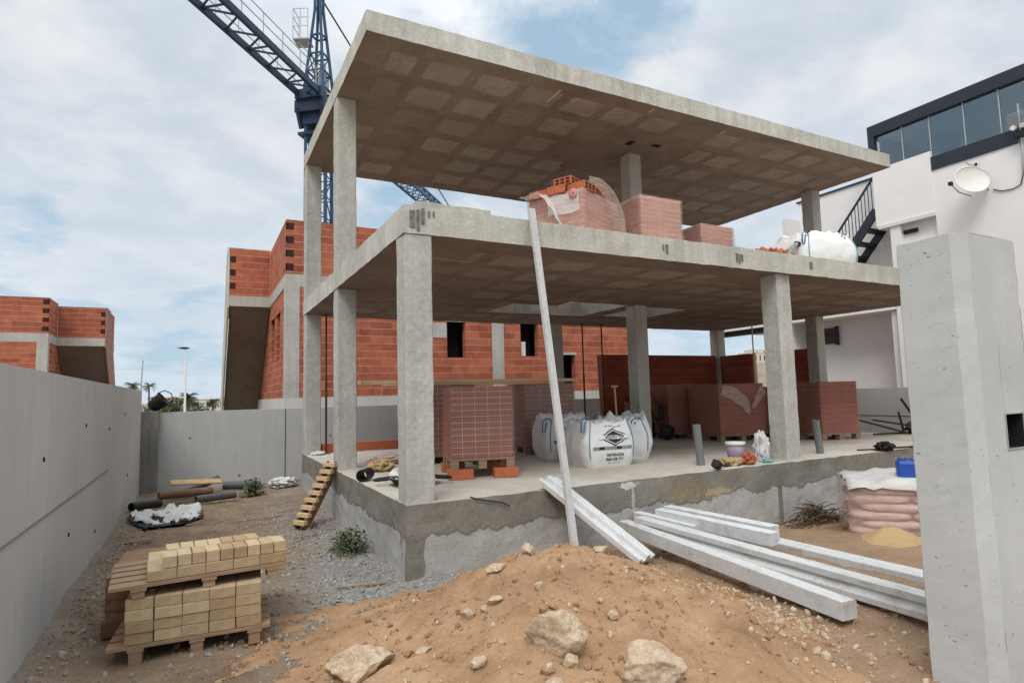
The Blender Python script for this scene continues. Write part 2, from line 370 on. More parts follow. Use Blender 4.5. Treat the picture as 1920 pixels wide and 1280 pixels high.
def stackmat(name, face, hole, gap, cw=.16, ch=.075, strength=.75):
    """ends of stacked hollow bricks"""
    m, b, p, out = newmat(name); v, q = wallvec(b)
    def bt(bw, rh, mo, off):
        x = b.n('ShaderNodeTexBrick', offset=off); b.L(q, x.inputs['Vector']); x.inputs['Scale'].default_value = 1
        x.inputs['Brick Width'].default_value = bw; x.inputs['Row Height'].default_value = rh; x.inputs['Mortar Size'].default_value = mo; x.inputs['Mortar Smooth'].default_value = .1
        x.inputs['Color1'].default_value = (1, 1, 1, 1); x.inputs['Color2'].default_value = (.5, .5, .5, 1); x.inputs['Mortar'].default_value = (0, 0, 0, 1)
        return x
    small = bt(cw/5, ch/2.2, .006, 0.); large = bt(cw, ch, .006, 0.)
    nz = b.ramp(b.noise(v, 4, 5, .7), [(.3, .55), (.7, 1.)])
    holes_ = b.math('MULTIPLY', b.math('SUBTRACT', 1., small.outputs['Fac']), b.math('MULTIPLY', nz, strength))
    c = b.mix(holes_, face, hole)
    c = b.mix(large.outputs['Fac'], c, gap)
    c = b.mix(1., c, b.ramp(b.noise(v, 2.1, 5), [(.3, .75), (.7, 1.1)]), 'MULTIPLY')
    b.L(c, p.inputs['Base Color']); p.inputs['Roughness'].default_value = .9
    return m


def filmmat(name, tint, alpha):
    m, b, p, out = newmat(name); v = b.obj()
    tr = b.n('ShaderNodeBsdfTransparent'); mx = b.n('ShaderNodeMixShader')
    p.inputs['Base Color'].default_value = (*tint, 1); p.inputs['Roughness'].default_value = .32; p.inputs['Specular IOR Level'].default_value = .5
    w1 = b.noise(b.mapping(v, (1.2, 1.2, 9)), 2.5, 5, .65, .8)
    a = b.ramp(w1, [(.3, alpha*.5), (.62, alpha), (.78, min(1, alpha*2.2))])
    b.L(a, mx.inputs[0]); b.L(tr.outputs[0], mx.inputs[1]); b.L(p.outputs[0], mx.inputs[2]); b.L(mx.outputs[0], out.inputs[0])
    b.L(b.bump(w1, .5, .03), p.inputs['Normal'])
    return m


def glassmat(name, tint, refl):
    m, b, p, out = newmat(name)
    tr = b.n('ShaderNodeBsdfTransparent'); tr.inputs[0].default_value = (*tint, 1)
    gl = b.n('ShaderNodeBsdfGlossy'); gl.inputs['Roughness'].default_value = .02; gl.inputs[0].default_value = (.8, .9, .95, 1)
    mx = b.n('ShaderNodeMixShader'); fr = b.n('ShaderNodeFresnel'); fr.inputs[0].default_value = 1.5
    b.L(b.math('ADD', fr.outputs[0], refl, True), mx.inputs[0]); b.L(tr.outputs[0], mx.inputs[1]); b.L(gl.outputs[0], mx.inputs[2]); b.L(mx.outputs[0], out.inputs[0])
    return m


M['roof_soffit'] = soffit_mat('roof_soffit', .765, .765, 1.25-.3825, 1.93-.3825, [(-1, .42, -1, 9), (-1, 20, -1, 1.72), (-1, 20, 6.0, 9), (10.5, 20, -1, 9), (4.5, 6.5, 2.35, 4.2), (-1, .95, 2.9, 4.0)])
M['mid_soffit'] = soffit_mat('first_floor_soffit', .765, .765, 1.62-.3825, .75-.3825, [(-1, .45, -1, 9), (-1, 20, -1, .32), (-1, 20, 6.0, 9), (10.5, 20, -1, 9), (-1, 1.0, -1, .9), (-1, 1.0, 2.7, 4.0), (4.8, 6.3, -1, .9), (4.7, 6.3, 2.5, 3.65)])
M['plinth'] = plinth_mat(); M['floor'] = floor_mat(); M['ground'] = ground_mat(); M['rock'] = rock_mat()
M['sand'] = sand_mat('ochre_sand', (.25, .148, .083), (.38, .234, .136), (.50, .332, .204))
M['sand2'] = sand_mat('yellow_sand', (.36, .24, .12), (.45, .31, .165), (.52, .37, .21))
M['stack'] = stackmat('stacked_brick_ends', (.33, .11, .07), (.05, .02, .016), (.42, .26, .21))
M['stack_side'] = stackmat('stacked_brick_sides', (.33, .088, .05), (.22, .06, .038), (.20, .055, .036), .5, .10, .4)
M['stack_up'] = stackmat('stacked_brick_pink', (.54, .22, .14), (.32, .12, .08), (.60, .35, .27), .2, .075, .6)
M['film'] = filmmat('stretch_film', (.72, .57, .52), .15)
M['film_up'] = filmmat('pink_stretch_film', (.80, .62, .55), .34)
M['film_white'] = filmmat('loose_white_film', (.95, .90, .88), .60)
M['cement'] = plain('pink_cement_bag', (.60, .42, .37), .7, 0, .22, 6, .3)
M['glass'] = glassmat('tinted_glass', (.72, .78, .80), .10)
M['glassclear'] = glassmat('clear_glass', (.80, .88, .90), .05)

# ------------------------------------------------------------------ mesh builder
class MB:
    def __init__(s): s.v = []; s.f = []; s.m = []; s.sm = []
    def add(s, vs_, fs, mi=0, smooth=False):
        o = len(s.v); s.v += [tuple(x) for x in vs_]
        for f in fs: s.f.append(tuple(i+o for i in f)); s.m.append(mi); s.sm.append(smooth)
        return s
    def box(s, x0, x1, y0, y1, z0, z1, mi=0, mtx=None, bottom=None):
        vs_ = [Vector(c) for c in ((x0, y0, z0), (x1, y0, z0), (x1, y1, z0), (x0, y1, z0), (x0, y0, z1), (x1, y0, z1), (x1, y1, z1), (x0, y1, z1))]
        if mtx: vs_ = [mtx @ c for c in vs_]
        s.add(vs_, [(4, 5, 6, 7), (0, 1, 5, 4), (1, 2, 6, 5), (2, 3, 7, 6), (3, 0, 4, 7)], mi)
        s.add(vs_, [(3, 2, 1, 0)], mi if bottom is None else bottom); return s
    def bar(s, a, b, wx, wy=None, mi=0, roll=0.):
        a, b = Vector(a), Vector(b); d = b-a; wy = wx if wy is None else wy
        q = d.to_track_quat('Z', 'Y').to_matrix().to_4x4()
        m = Matrix.Translation(a) @ q @ Matrix.Rotation(roll, 4, 'Z')
        return s.box(-wx/2, wx/2, -wy/2, wy/2, 0, d.length, mi, m)
    def tube(s, pts, r, seg=8, mi=0, smooth=True, cap=True):
        pts = [Vector(p) for p in pts]; n = len(pts); rr = r if isinstance(r, (list, tuple)) else [r]*n
        rings = []; prev = None
        for i, p in enumerate(pts):
            d = (pts[min(i+1, n-1)]-pts[max(i-1, 0)]).normalized()
            if prev is None: a = d.orthogonal().normalized()
            else:
                a = prev-d*prev.dot(d); a = a.normalized() if a.length > 1e-6 else d.orthogonal().normalized()
            prev = a; b = d.cross(a)
            rings.append([p+(a*math.cos(2*math.pi*k/seg)+b*math.sin(2*math.pi*k/seg))*rr[i] for k in range(seg)])
        fs = [(i*seg+k, i*seg+(k+1) % seg, (i+1)*seg+(k+1) % seg, (i+1)*seg+k) for i in range(n-1) for k in range(seg)]
        s.add([q for g in rings for q in g], fs, mi, smooth)
        if cap:
            s.add(rings[0], [tuple(reversed(range(seg)))], mi); s.add(rings[-1], [tuple(range(seg))], mi)
        return s
    def prism(s, poly, axis, a, b, mi=0):
        """polygon of 2D points extruded along axis x/y/z from a to b"""
        def P(p, t): return {'x': (t, p[0], p[1]), 'y': (p[0], t, p[1]), 'z': (p[0], p[1], t)}[axis]
        n = len(poly); vs_ = [P(p, a) for p in poly]+[P(p, b) for p in poly]
        fs = [tuple(reversed(range(n))), tuple(range(n, 2*n))]+[(i, (i+1) % n, n+(i+1) % n, n+i) for i in range(n)]
        return s.add(vs_, fs, mi)
    def lathe(s, prof, seg=20, mi=0, mtx=None, smooth=True):
        vs_ = [Vector((r*math.cos(2*math.pi*k/seg), r*math.sin(2*math.pi*k/seg), z)) for r, z in prof for k in range(seg)]
        if mtx: vs_ = [mtx @ v for v in vs_]
        fs = [(i*seg+k, i*seg+(k+1) % seg, (i+1)*seg+(k+1) % seg, (i+1)*seg+k) for i in range(len(prof)-1) for k in range(seg)]
        return s.add(vs_, fs, mi, smooth)
    def build(s, name, mats, parent=None, loc=None, rot=None, bevel=0., fix=True, wparent=None):
        me = bpy.data.meshes.new(name); me.from_pydata(s.v, [], s.f)
        mats = mats if isinstance(mats, (list, tuple)) else [mats]
        for x in mats: me.materials.append(M[x] if isinstance(x, str) else x)
        me.polygons.foreach_set('material_index', s.m); me.polygons.foreach_set('use_smooth', s.sm)
        if fix:
            bm = bmesh.new(); bm.from_mesh(me); bmesh.ops.remove_doubles(bm, verts=bm.verts, dist=1e-5) if bevel else None
            bmesh.ops.recalc_face_normals(bm, faces=bm.faces); bm.to_mesh(me); bm.free()
        me.update()
        o = bpy.data.objects.new(name, me); col.objects.link(o)
        if parent: o.parent = parent
        if wparent: o.parent = wparent; o.location = -wparent.location
        if loc is not None: o.location = loc
        if rot is not None: o.rotation_euler = rot
        if bevel:
            b = o.modifiers.new('bevel', 'BEVEL'); b.width = bevel; b.segments = 2; b.limit_method = 'ANGLE'; b.angle_limit = R(40)
        return o


def tag(o, label, cat, group=None):
    o['label'] = label; o['category'] = cat
    if group: o['group'] = group
    return o


def thing(name, label, cat, loc=(0, 0, 0), rotz=0., group=None):
    o = bpy.data.objects.new(name, None); col.objects.link(o); o.location = loc; o.rotation_euler = (0, 0, rotz); o.empty_display_size = .2
    return tag(o, label, cat, group)


def kind(o, k='structure'): o['kind'] = k; return o


def fbm(x, y, z=0., o=5): return mnoise.fractal(Vector((x, y, z)), 1., 2., o)


def roughen(o, amp, freq):
    for v in o.data.vertices:
        c = v.co; v.co = c+Vector((fbm(c.x*freq, c.y*freq, c.z*freq+3), fbm(c.x*freq+9, c.y*freq, c.z*freq), fbm(c.x*freq, c.y*freq+7, c.z*freq)))*amp


def gridbox(x0, x1, y0, y1, z0, z1, st, mi=0, bottom=None, top=None, holes=()):
    """subdivided box with optional rectangular holes through z"""
    mb = MB()
    def ax(a, b): n = max(1, round((b-a)/st)); return [a+(b-a)*i/n for i in range(n+1)]
    X, Y, Z = ax(x0, x1), ax(y0, y1), ax(z0, z1)
    for h in holes:
        for a, lst in ((h[0], X), (h[1], X), (h[2], Y), (h[3], Y)): lst.append(a)
    def clean(l):
        l = sorted(l); r = [l[0]]
        for a in l[1:]:
            if a-r[-1] > 1e-4: r.append(a)
        return r
    X, Y = clean(X), clean(Y)
    def inh(x, y): return any(h[0] < x < h[1] and h[2] < y < h[3] for h in holes)
    for zz, m_ in ((z0, bottom), (z1, top)):
        for i in range(len(X)-1):
            for j in range(len(Y)-1):
                if inh((X[i]+X[i+1])/2, (Y[j]+Y[j+1])/2): continue
                q = [(X[i], Y[j], zz), (X[i+1], Y[j], zz), (X[i+1], Y[j+1], zz), (X[i], Y[j+1], zz)]
                if zz == z0: q.reverse()
                mb.add(q, [(0, 1, 2, 3)], mi if m_ is None else m_)
    def side(ax_, fx, a0, a1):
        L_ = [t for t in (Y if ax_ == 'x' else X) if a0-1e-6 <= t <= a1+1e-6]
        for i in range(len(L_)-1):
            for k in range(len(Z)-1):
                q = [(L_[i], Z[k]), (L_[i+1], Z[k]), (L_[i+1], Z[k+1]), (L_[i], Z[k+1])]
                mb.add([(fx, a, b) if ax_ == 'x' else (a, fx, b) for a, b in q], [(0, 1, 2, 3)], mi)
    side('x', x0, y0, y1); side('x', x1, y0, y1); side('y', y0, x0, x1); side('y', y1, x0, x1)
    for h in holes: side('x', h[0], h[2], h[3]); side('x', h[1], h[2], h[3]); side('y', h[2], h[0], h[1]); side('y', h[3], h[0], h[1])
    return mb


def merge(o, dist=1e-4):
    bm = bmesh.new(); bm.from_mesh(o.data); bmesh.ops.remove_doubles(bm, verts=bm.verts, dist=dist); bmesh.ops.recalc_face_normals(bm, faces=bm.faces)
    bm.to_mesh(o.data); bm.free()


def grid(fn, x0, x1, y0, y1, st):
    nx, ny = round((x1-x0)/st), round((y1-y0)/st); vs_ = []
    for j in range(ny+1):
        for i in range(nx+1):
            x = x0+(x1-x0)*i/nx; y = y0+(y1-y0)*j/ny; vs_.append((x, y, fn(x, y)))
    fs = [(j*(nx+1)+i, j*(nx+1)+i+1, (j+1)*(nx+1)+i+1, (j+1)*(nx+1)+i) for j in range(ny) for i in range(nx)]
    return MB().add(vs_, fs, 0, True)


def loose(o):
    """give every connected piece of a mesh an object of its own"""
    me = o.data; par = list(range(len(me.vertices)))
    def root(i):
        while par[i] != i: par[i] = par[par[i]]; i = par[i]
        return i
    for e in me.edges: par[root(e.vertices[0])] = root(e.vertices[1])
    groups = {}
    for p in me.polygons: groups.setdefault(root(p.vertices[0]), []).append(p)
    if len(groups) < 2: return
    base = o.name.split('.')[0]; first = True; new = []
    for g in groups.values():
        ids = sorted({i for p in g for i in p.vertices}); mp = {i: k for k, i in enumerate(ids)}
        m2 = bpy.data.meshes.new(base); m2.from_pydata([me.vertices[i].co[:] for i in ids], [], [[mp[i] for i in p.vertices] for p in g])
        for m_ in me.materials: m2.materials.append(m_)
        m2.polygons.foreach_set('material_index', [p.material_index for p in g]); m2.polygons.foreach_set('use_smooth', [p.use_smooth for p in g]); m2.update(); new.append(m2)
    for m2 in new:
        if first: first = False; o.data = m2; continue
        c = o.copy(); c.data = m2; c.name = base; col.objects.link(c)


def sstep(a, b, x): t = max(0., min(1., (x-a)/(b-a))); return t*t*(3-2*t)

# ------------------------------------------------------------------ ground
def gz(x, y):
    z = -.69
    z += .13*sstep(1.0, 2.2, x)*(1-sstep(-1.6, -.1, y))          # sandy strip in front of the plinth
    z -= .09*sstep(3.4, 5.2, x)*sstep(-1.6, -.1, y)*(1-sstep(.2, 2, y))
    z += .10*math.exp(-((x+2.7)/.28)**2)*(1-sstep(6, 8, y))       # spill along the left wall
    z += .05*fbm(x*.9, y*.9, 0, 3)+.018*fbm(x*4, y*4, 2, 4)
    if x < 3.4: z += .012*fbm(x*14, y*14, 5, 3)
    return z


kind(grid(gz, -2.9, 13.2, -8.0, 8.4, .07).build('ground', 'ground', fix=False))
far = MB()
M['far'] = plain('dry_far_land', (.24, .20, .14), 1., 0, .35, .08)
def farz(x, y):
    d = math.hypot(x, y); az = math.degrees(math.atan2(x, y))
    h = -1.0
    ridge = 21.*math.exp(-((az-47)/15)**2)*sstep(200, 400, d)*(1-sstep(520, 900, d))*(1+.12*fbm(x*.02, y*.02, 1, 4))
    h += ridge
    return h
rings = [9.5, 14, 20, 30, 45, 70, 110, 170, 230, 280, 330, 380, 430, 500, 600, 800, 1200, 2000, 4000]
vs_ = []; SEG = 160
for d in rings:
    for k in range(SEG):
        a = 2*math.pi*k/SEG; x, y = 4+d*math.sin(a)*1.0, 0+d*math.cos(a); vs_.append((x, y, farz(x, y)+(.0 if d > 12 else -.1)))
fs = [(i*SEG+k, i*SEG+(k+1) % SEG, (i+1)*SEG+(k+1) % SEG, (i+1)*SEG+k) for i in range(len(rings)-1) for k in range(SEG)]
vs_.append((4, 0, -1.1)); fs += [(k, (k+1) % SEG, len(vs_)-1) for k in range(SEG)]
kind(MB().add(vs_, fs, 0, True).build('terrain', 'far'))


# sand heap in front of the plinth
def sz(x, y):
    dx = x-.62; dy = y+1.45
    sxx = .84 if dx < 0 else .80; syy = .50 if dy > 0 else 1.25
    g = .53*math.exp(-(dx/sxx)**2*.55-(dy/syy)**2*.55)
    g += .13*math.exp(-((x+.2)/.6)**2-((y+2.6)/.7)**2)+.10*math.exp(-((x-1.5)/.6)**2-((y+2.5)/.7)**2)
    g += .13*math.exp(-((x+1.0)/.55)**2-((y+2.35)/.55)**2)
    z = -.715+g
    z += .055*fbm(x*1.8, y*1.8, 4, 4)*min(1, g*4)+.030*fbm(x*5, y*5, 8, 5)+.016*fbm(x*13, y*13, 8, 4)+.012*max(0, fbm(x*22, y*22, 3, 2))
    g += .0
    e = sstep(-2.15, -1.3, x+.35*fbm(x*1.3, y*1.3, 2, 3))*(1-sstep(2.2, 3.0, x))*sstep(-5.0, -4.2, y)*(1-sstep(-.25, -.02, y))
    return z*e+(-.85)*(1-e)


tag(grid(sz, -2.3, 3.0, -5.0, -.02, .024).build('sand_heap', 'sand', fix=False), 'large ochre sand heap with rubble in front of the concrete plinth', 'sand heap')


def surf(x, y): return max(gz(x, y), sz(x, y) if -2.3 < x < 3 and -5 < y < -.02 else -9)


def small_heap(x, y):
    d = math.hypot((x-4.55)/.42, (y+1.75)/.36)
    return -.72+.27*math.exp(-d*d)+.03*fbm(x*6, y*6, 3, 4)
tag(grid(small_heap, 3.7, 5.4, -2.6, -.95, .04).build('sand_heap', 'sand2', fix=False), 'small yellow sand heap at the foot of the pink bags', 'sand heap')


def rock(name, label, x, y, sx_, sy_, sz_, seed, rotz=0., sub=4, z=None, rough=.35, cat='stone', group='stones lying on the sand heap', mat='rock', sink=.3):
    bm = bmesh.new(); bmesh.ops.create_icosphere(bm, subdivisions=sub, radius=1)
    rng = random.Random(seed)
    cuts = [(Vector((rng.uniform(-1, 1), rng.uniform(-1, 1), rng.uniform(-.6, 1))).normalized(), rng.uniform(.50, .80)) for _ in range(12)]
    for v in bm.verts:
        c = v.co.copy()
        for n_, d in cuts:
            k = c.dot(n_)
            if k > d: c -= n_*(k-d)*.96
        c += c.normalized()*(rough*.35*fbm(c.x*1.3+seed, c.y*1.3, c.z*1.3, 3)+rough*.16*fbm(c.x*5, c.y*5+seed, c.z*5, 4))
        v.co = Vector((c.x*sx_, c.y*sy_, c.z*sz_))
    me = bpy.data.meshes.new(name); bm.to_mesh(me); bm.free(); me.materials.append(M[mat])
    for p in me.polygons: p.use_smooth = True
    o = bpy.data.objects.new(name, me); col.objects.link(o)
    o.location = (x, y, (surf(x, y) if z is None else z)+sz_*(1-sink)-sz_*.25); o.rotation_euler = (R(rng.uniform(-12, 12)), R(rng.uniform(-12, 12)), rotz)
    return tag(o, label, cat, group)


rock('rock', 'largest pale limestone rock standing up in the middle of the sand heap', -.02, -2.62, .185, .13, .16, 11, R(-25), 5, sink=.25)
rock('rock', 'big lumpy limestone rock at the bottom edge of the photo, right of the largest one', .34, -3.0, .22, .19, .13, 5, R(20), 5)
rock('rock', 'flat sandy rock half buried at the bottom left of the sand heap', -.86, -1.88, .24, .15, .12, 23, R(10), 5)
rock('stone', 'small square stone low on the left foot of the sand heap', -1.33, -1.95, .06, .05, .04, 31)
rock('stone', 'egg shaped stone just under the largest rock', .0, -2.76, .052, .045, .045, 41)
rock('stone', 'brown stone buried left of the largest rock', -.42, -2.5, .055, .045, .03, 43)
rock('stone', 'pale flat stone near the top left of the sand heap', .16, -1.55, .085, .05, .04, 47)
rock('stone', 'round pale stone right below the crest of the sand heap', .50, -1.42, .07, .055, .055, 53)
rock('stone', 'pale stone low on the left slope of the sand heap', -.22, -1.92, .055, .04, .04, 59)
rock('stone', 'narrow stone on the left slope between two pale stones', -.12, -1.96, .035, .03, .035, 61)
rock('stone', 'broad half buried stone on the left slope, right of the narrow one', -.02, -1.88, .07, .05, .03, 67)
rock('stone', 'thin upright chip of stone above the largest rock', .24, -2.02, .035, .025, .04, 71)
rock('stone', 'flat tan stone on the lower left slope of the heap', -.55, -2.05, .06, .04, .025, 73)
rock('stone', 'tan stone at the bottom right beside the gate pillar', .98, -3.62, .07, .05, .035, 79)
rock('stone', 'tan stone on the right shoulder of the heap under the white beam', 1.15, -1.45, .09, .06, .04, 83)
rock('stone', 'yellow stone in the grey rubble at the bottom, beside the egg shaped one', -.16, -2.85, .05, .05, .03, 89)
rock('stone', 'rounded tan stone near the pillar foot in the sand', 1.6, -2.75, .05, .04, .035, 97)
rock('stone', 'pale stone right of the largest rock near its base', .46, -2.5, .05, .035, .03, 101)


def scatter(name, n, area, size, mat, seed, flat=.6, fn=surf, dens=None):
    rng = random.Random(seed); mb = MB(); k = 0
    ico = bmesh.new(); bmesh.ops.create_icosphere(ico, subdivisions=1, radius=1); base = [v.co.copy() for v in ico.verts]; fcs = [tuple(v.index for v in f.verts) for f in ico.faces]; ico.free()
    while k < n:
        x = rng.uniform(area[0], area[1]); y = rng.uniform(area[2], area[3])
        if dens and rng.random() > dens(x, y): continue
        if x > -.04 and y > -.06: continue
        if name == 'gravel' and surf(x, y) > gz(x, y)+.004: continue
        s = size[0]*(size[1]/size[0])**(rng.random()**2.2); m_ = Euler((rng.random()*6, rng.random()*6, rng.random()*6)).to_matrix()
        sc_ = Vector((s*rng.uniform(.7, 1.3), s*rng.uniform(.6, 1.1), s*flat*rng.uniform(.6, 1.2)))
        z = fn(x, y)
        vv = []
        for c in base:
            q = Vector((c.x*sc_.x, c.y*sc_.y, c.z*sc_.z))*rng.uniform(.75, 1.2); vv.append(m_ @ q+Vector((x, y, z+s*.15)))
        mb.add(vv, fcs, 0, False); k += 1
    return kind(mb.build(name, mat, fix=False), 'stuff')


M['gravel'] = plain('grey_gravel_stone', (.29, .275, .25), 1., 0, .45, 11)
M['clod'] = plain('sand_clod', (.37, .245, .145), 1., 0, .35, 14)
def gdens(x, y):
    a = math.exp(-((x+.45)/.75)**2)*(1-sstep(2.5, 6, y))
    b_ = math.exp(-((x+2.5)/.2)**2)*.9
    return min(1, a+b_*.8+.05)
tag(scatter('gravel', 8500, (-2.62, .6, -2.2, 7.2), (.005, .026), 'gravel', 3, dens=gdens), 'grey gravel strewn between the left wall and the plinth', 'gravel')
tag(scatter('pebbles', 3600, (-1.6, 3.2, -4.3, -.1), (.004, .024), 'clod', 9), 'small clods and pebbles in the ochre sand', 'pebbles')
M['sandclod'] = plain('damp_sand_clod', (.30, .18, .10), 1., 0, .3, 18, .5)
tag(scatter('sand_clods', 1500, (-1.9, 2.8, -4.3, -.4), (.008, .032), 'sandclod', 55, flat=.75, dens=lambda x, y: .15+.85*(fbm(x*1.7, y*1.7, 6, 3) > .05)), 'brown clods of earth crumbling down the ochre sand heap', 'clods')
tag(scatter('rubble_chips', 230, (-1.3, 2.6, -4.2, -.6), (.008, .034), 'rock', 77, flat=.7), 'pale stone chips half buried all over the ochre sand heap', 'rubble')
tag(scatter('rubble', 300, (1.0, 2.6, -3.6, -1.8), (.012, .04), 'rock', 19, dens=lambda x, y: math.exp(-((x-1.75)/.35)**2-((y+2.6)/.5)**2)+.05), 'broken pale rubble beside the white beams', 'rubble')

# ------------------------------------------------------------------ the unfinished concrete house
H1, T1, H2, T2, BK, XR = 2.60, .283, 5.49, .275, 6.36, 10.93
house = thing('concrete_house', 'two storey bare concrete house frame with open floors and flat roof slab', 'house', (0, 0, -.75))
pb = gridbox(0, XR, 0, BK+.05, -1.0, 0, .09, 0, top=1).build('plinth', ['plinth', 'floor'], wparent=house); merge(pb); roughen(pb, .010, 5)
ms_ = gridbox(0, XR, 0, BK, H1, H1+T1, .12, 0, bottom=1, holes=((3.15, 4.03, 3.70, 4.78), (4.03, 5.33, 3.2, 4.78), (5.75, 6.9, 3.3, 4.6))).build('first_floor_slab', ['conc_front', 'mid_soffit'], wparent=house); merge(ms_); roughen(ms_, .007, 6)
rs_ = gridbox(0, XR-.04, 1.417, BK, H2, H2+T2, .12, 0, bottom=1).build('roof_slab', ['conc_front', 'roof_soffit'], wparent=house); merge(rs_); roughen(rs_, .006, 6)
up_ = gridbox(.13, .95, .02, .30, H1+T1, H1+T1+.055, .08).build('slab_upstand', 'conc', wparent=house); merge(up_); roughen(up_, .008, 7)


def column(x0, y0, z0, z1, wx=.28, wy=.28):
    o = gridbox(x0, x0+wx, y0, y0+wy, z0, z1, .09).build('column', 'conc', wparent=house); merge(o); roughen(o, .006, 5)
    b = o.modifiers.new('bevel', 'BEVEL'); b.width = .012; b.segments = 1; b.limit_method = 'ANGLE'; b.angle_limit = R(50); return o


for x, y in ((.008, .008), (.008, 3.2), (.008, 6.07), (5.40, .06), (5.38, 3.1), (5.4, 6.06), (10.62, .06), (10.62, 3.15), (10.62, 6.06)): column(x, y, -.004, H1+.004)
for x, y in ((.008, 3.2), (.008, 6.07), (5.36, 3.05), (5.4, 6.06), (10.58, 3.0), (10.58, 6.06)): column(x, y, H1+T1-.004, H2+.004)
# smear of fresh mortar round the foot of the corner column
for (a, b_, c_, d_) in ((-.0, .36, .0, .36), (.008, .33, 3.16, 3.52), (5.34, 5.74, .02, .38)):
    o = gridbox(a+.002, b_, c_+.002, d_, -.002, .012, .05).build('mortar_smear', 'conc', wparent=house); merge(o); roughen(o, .012, 7)
# low brick infill on the open floor
MB().box(6.83, 10.60, 6.16, 6.30, 0.002, 1.9).build('brick_wall', 'brick_dark', wparent=house)
MB().box(10.68, 10.82, 5.10, 6.05, 0.002, 1.88).build('brick_wall', 'brick_dark', wparent=house)
MB().box(10.68, 10.82, 3.44, 4.25, 0.002, 1.88).build('brick_wall', 'brick_dark', wparent=house)
MB().box(.32, 1.95, 6.12, 6.26, 0.002, .17).build('brick_course', 'redbrick', wparent=house)
MB().box(10.66, 10.84, 4.25, 4.40, 0.002, 1.3).build('brick_wall', 'brick_dark', wparent=house)
# formwork marks
MB().box(5.05, 5.17, 2.62, 2.80, H2-.003, H2+.02).box(5.55, 5.72, 2.55, 2.66, H2-.003, H2+.02).build('soffit_pocket', 'darkvoid', wparent=house); o = [c for c in house.children if c.name.startswith('soffit_pocket')][0]; merge(o); loose(o)
fm = MB()
for (x, y0, y1) in ((2.92, 1.62, 2.0), (4.6, 1.5, 1.62), (6.3, 1.6, 1.75)): fm.box(x, x+.03, y0, y1, H2-.014, H2+.01)
o = fm.build('formwork_strip', 'wood', wparent=house); merge(o); loose(o)
sm = MB()
for (x, z0, z1, wd) in ((.06, 2.66, 2.83, .05), (.13, 2.63, 2.84, .03), (.18, 2.70, 2.86, .03), (.25, 2.78, 2.84, .015), (.30, 2.79, 2.84, .015), (3.33, 2.69, 2.80, .035), (3.28, 2.72, 2.79, .02), (4.55, 2.68, 2.80, .03), (4.60, 2.66, 2.79, .03), (4.65, 2.70, 2.79, .03), (6.05, 2.70, 2.80, .06)):
    sm.box(x, x+wd, -.0105, .01, z0, z1)
o = sm.build('tar_mark', plain('dark_formwork_smear', (.17, .165, .155), .9, 0, .6, 20), wparent=house); merge(o); loose(o)

# ------------------------------------------------------------------ boundary walls and gate pillar
lw = gridbox(-2.95, -2.70, -3.9, 7.86, -1.1, 1.255, .4).build('boundary_wall', 'wall_l'); merge(lw); tag(lw, 'tall smooth grey concrete wall along the left side of the yard', 'wall', 'concrete boundary walls')
jl = MB().box(-2.704, -2.69, -3.9, 3.3, .222, .232).build('cold_joint', plain('joint_line', (.21, .207, .2), .9)); jl.parent = lw
ht = MB()
rng = random.Random(4)
for y, z in ((-.15, .62), (1.6, .80), (-1.6, -.28), (3.3, .70), (5.0, .85), (5.6, -.1), (2.4, -.35), (.9, -.1)): ht.box(-2.7015, -2.69, y, y+.013, z, z+.032)
o = ht.build('tie_hole', 'darkvoid'); o.parent = lw; merge(o); loose(o)
rw = thing('boundary_wall', 'lower grey concrete wall closing the back of the yard', 'wall', (0, 8, -.7), 0, 'concrete boundary walls')
o = gridbox(-2.45, 12.4, 8.0, 8.2, -1.1, .83, .4).build('wall_panel', 'wall_b', wparent=rw); merge(o)
MB().box(-2.76, -2.42, 7.88, 8.22, -1.1, .86).build('pier', 'pier', wparent=rw, bevel=.01)
j_ = MB().box(-.115, -.095, 7.994, 8.01, -1, .825)
for x, z in ((-1.0, -.5), (1.2, .45), (.8, .2), (-1.9, .3)): j_.box(x, x+.04, 7.994, 8.01, z, z+.03)
j_.build('wall_joint', plain('joint_line_b', (.13, .13, .125), .9), wparent=rw)
rr = thing('boundary_wall', 'low grey concrete wall on the right in front of the white house', 'wall', (12.4, 0, -.7), 0, 'concrete boundary walls')
o = gridbox(12.4, 12.62, -3, 8.2, -1.1, .93, .4).build('wall_panel', 'wall_l', wparent=rr); merge(o)
MB().box(12.394, 12.41, -3, 8.1, .28, .295).build('wall_joint', plain('joint_line_c', (.10, .10, .095), .9), wparent=rr)

PX, PY = 1.80, -3.86
gp = thing('gate_pillar', 'light grey chamfered concrete gate pillar close to the camera at right', 'pillar', (PX, PY, -.8))
mb = MB(); c_ = .055; x1, y1 = PX+.625, PY+.355
poly = [(PX+c_+.02, PY), (x1-c_, PY), (x1, PY+c_), (x1, y1-c_), (x1-c_, y1), (PX+c_, y1), (PX, y1-c_*.6), (PX, PY+c_)]
zt = 1.80; zs = [-.85+(zt+.85)*i/40 for i in range(41)]
n = len(poly); vs_ = [(p[0], p[1], z) for z in zs for p in poly]
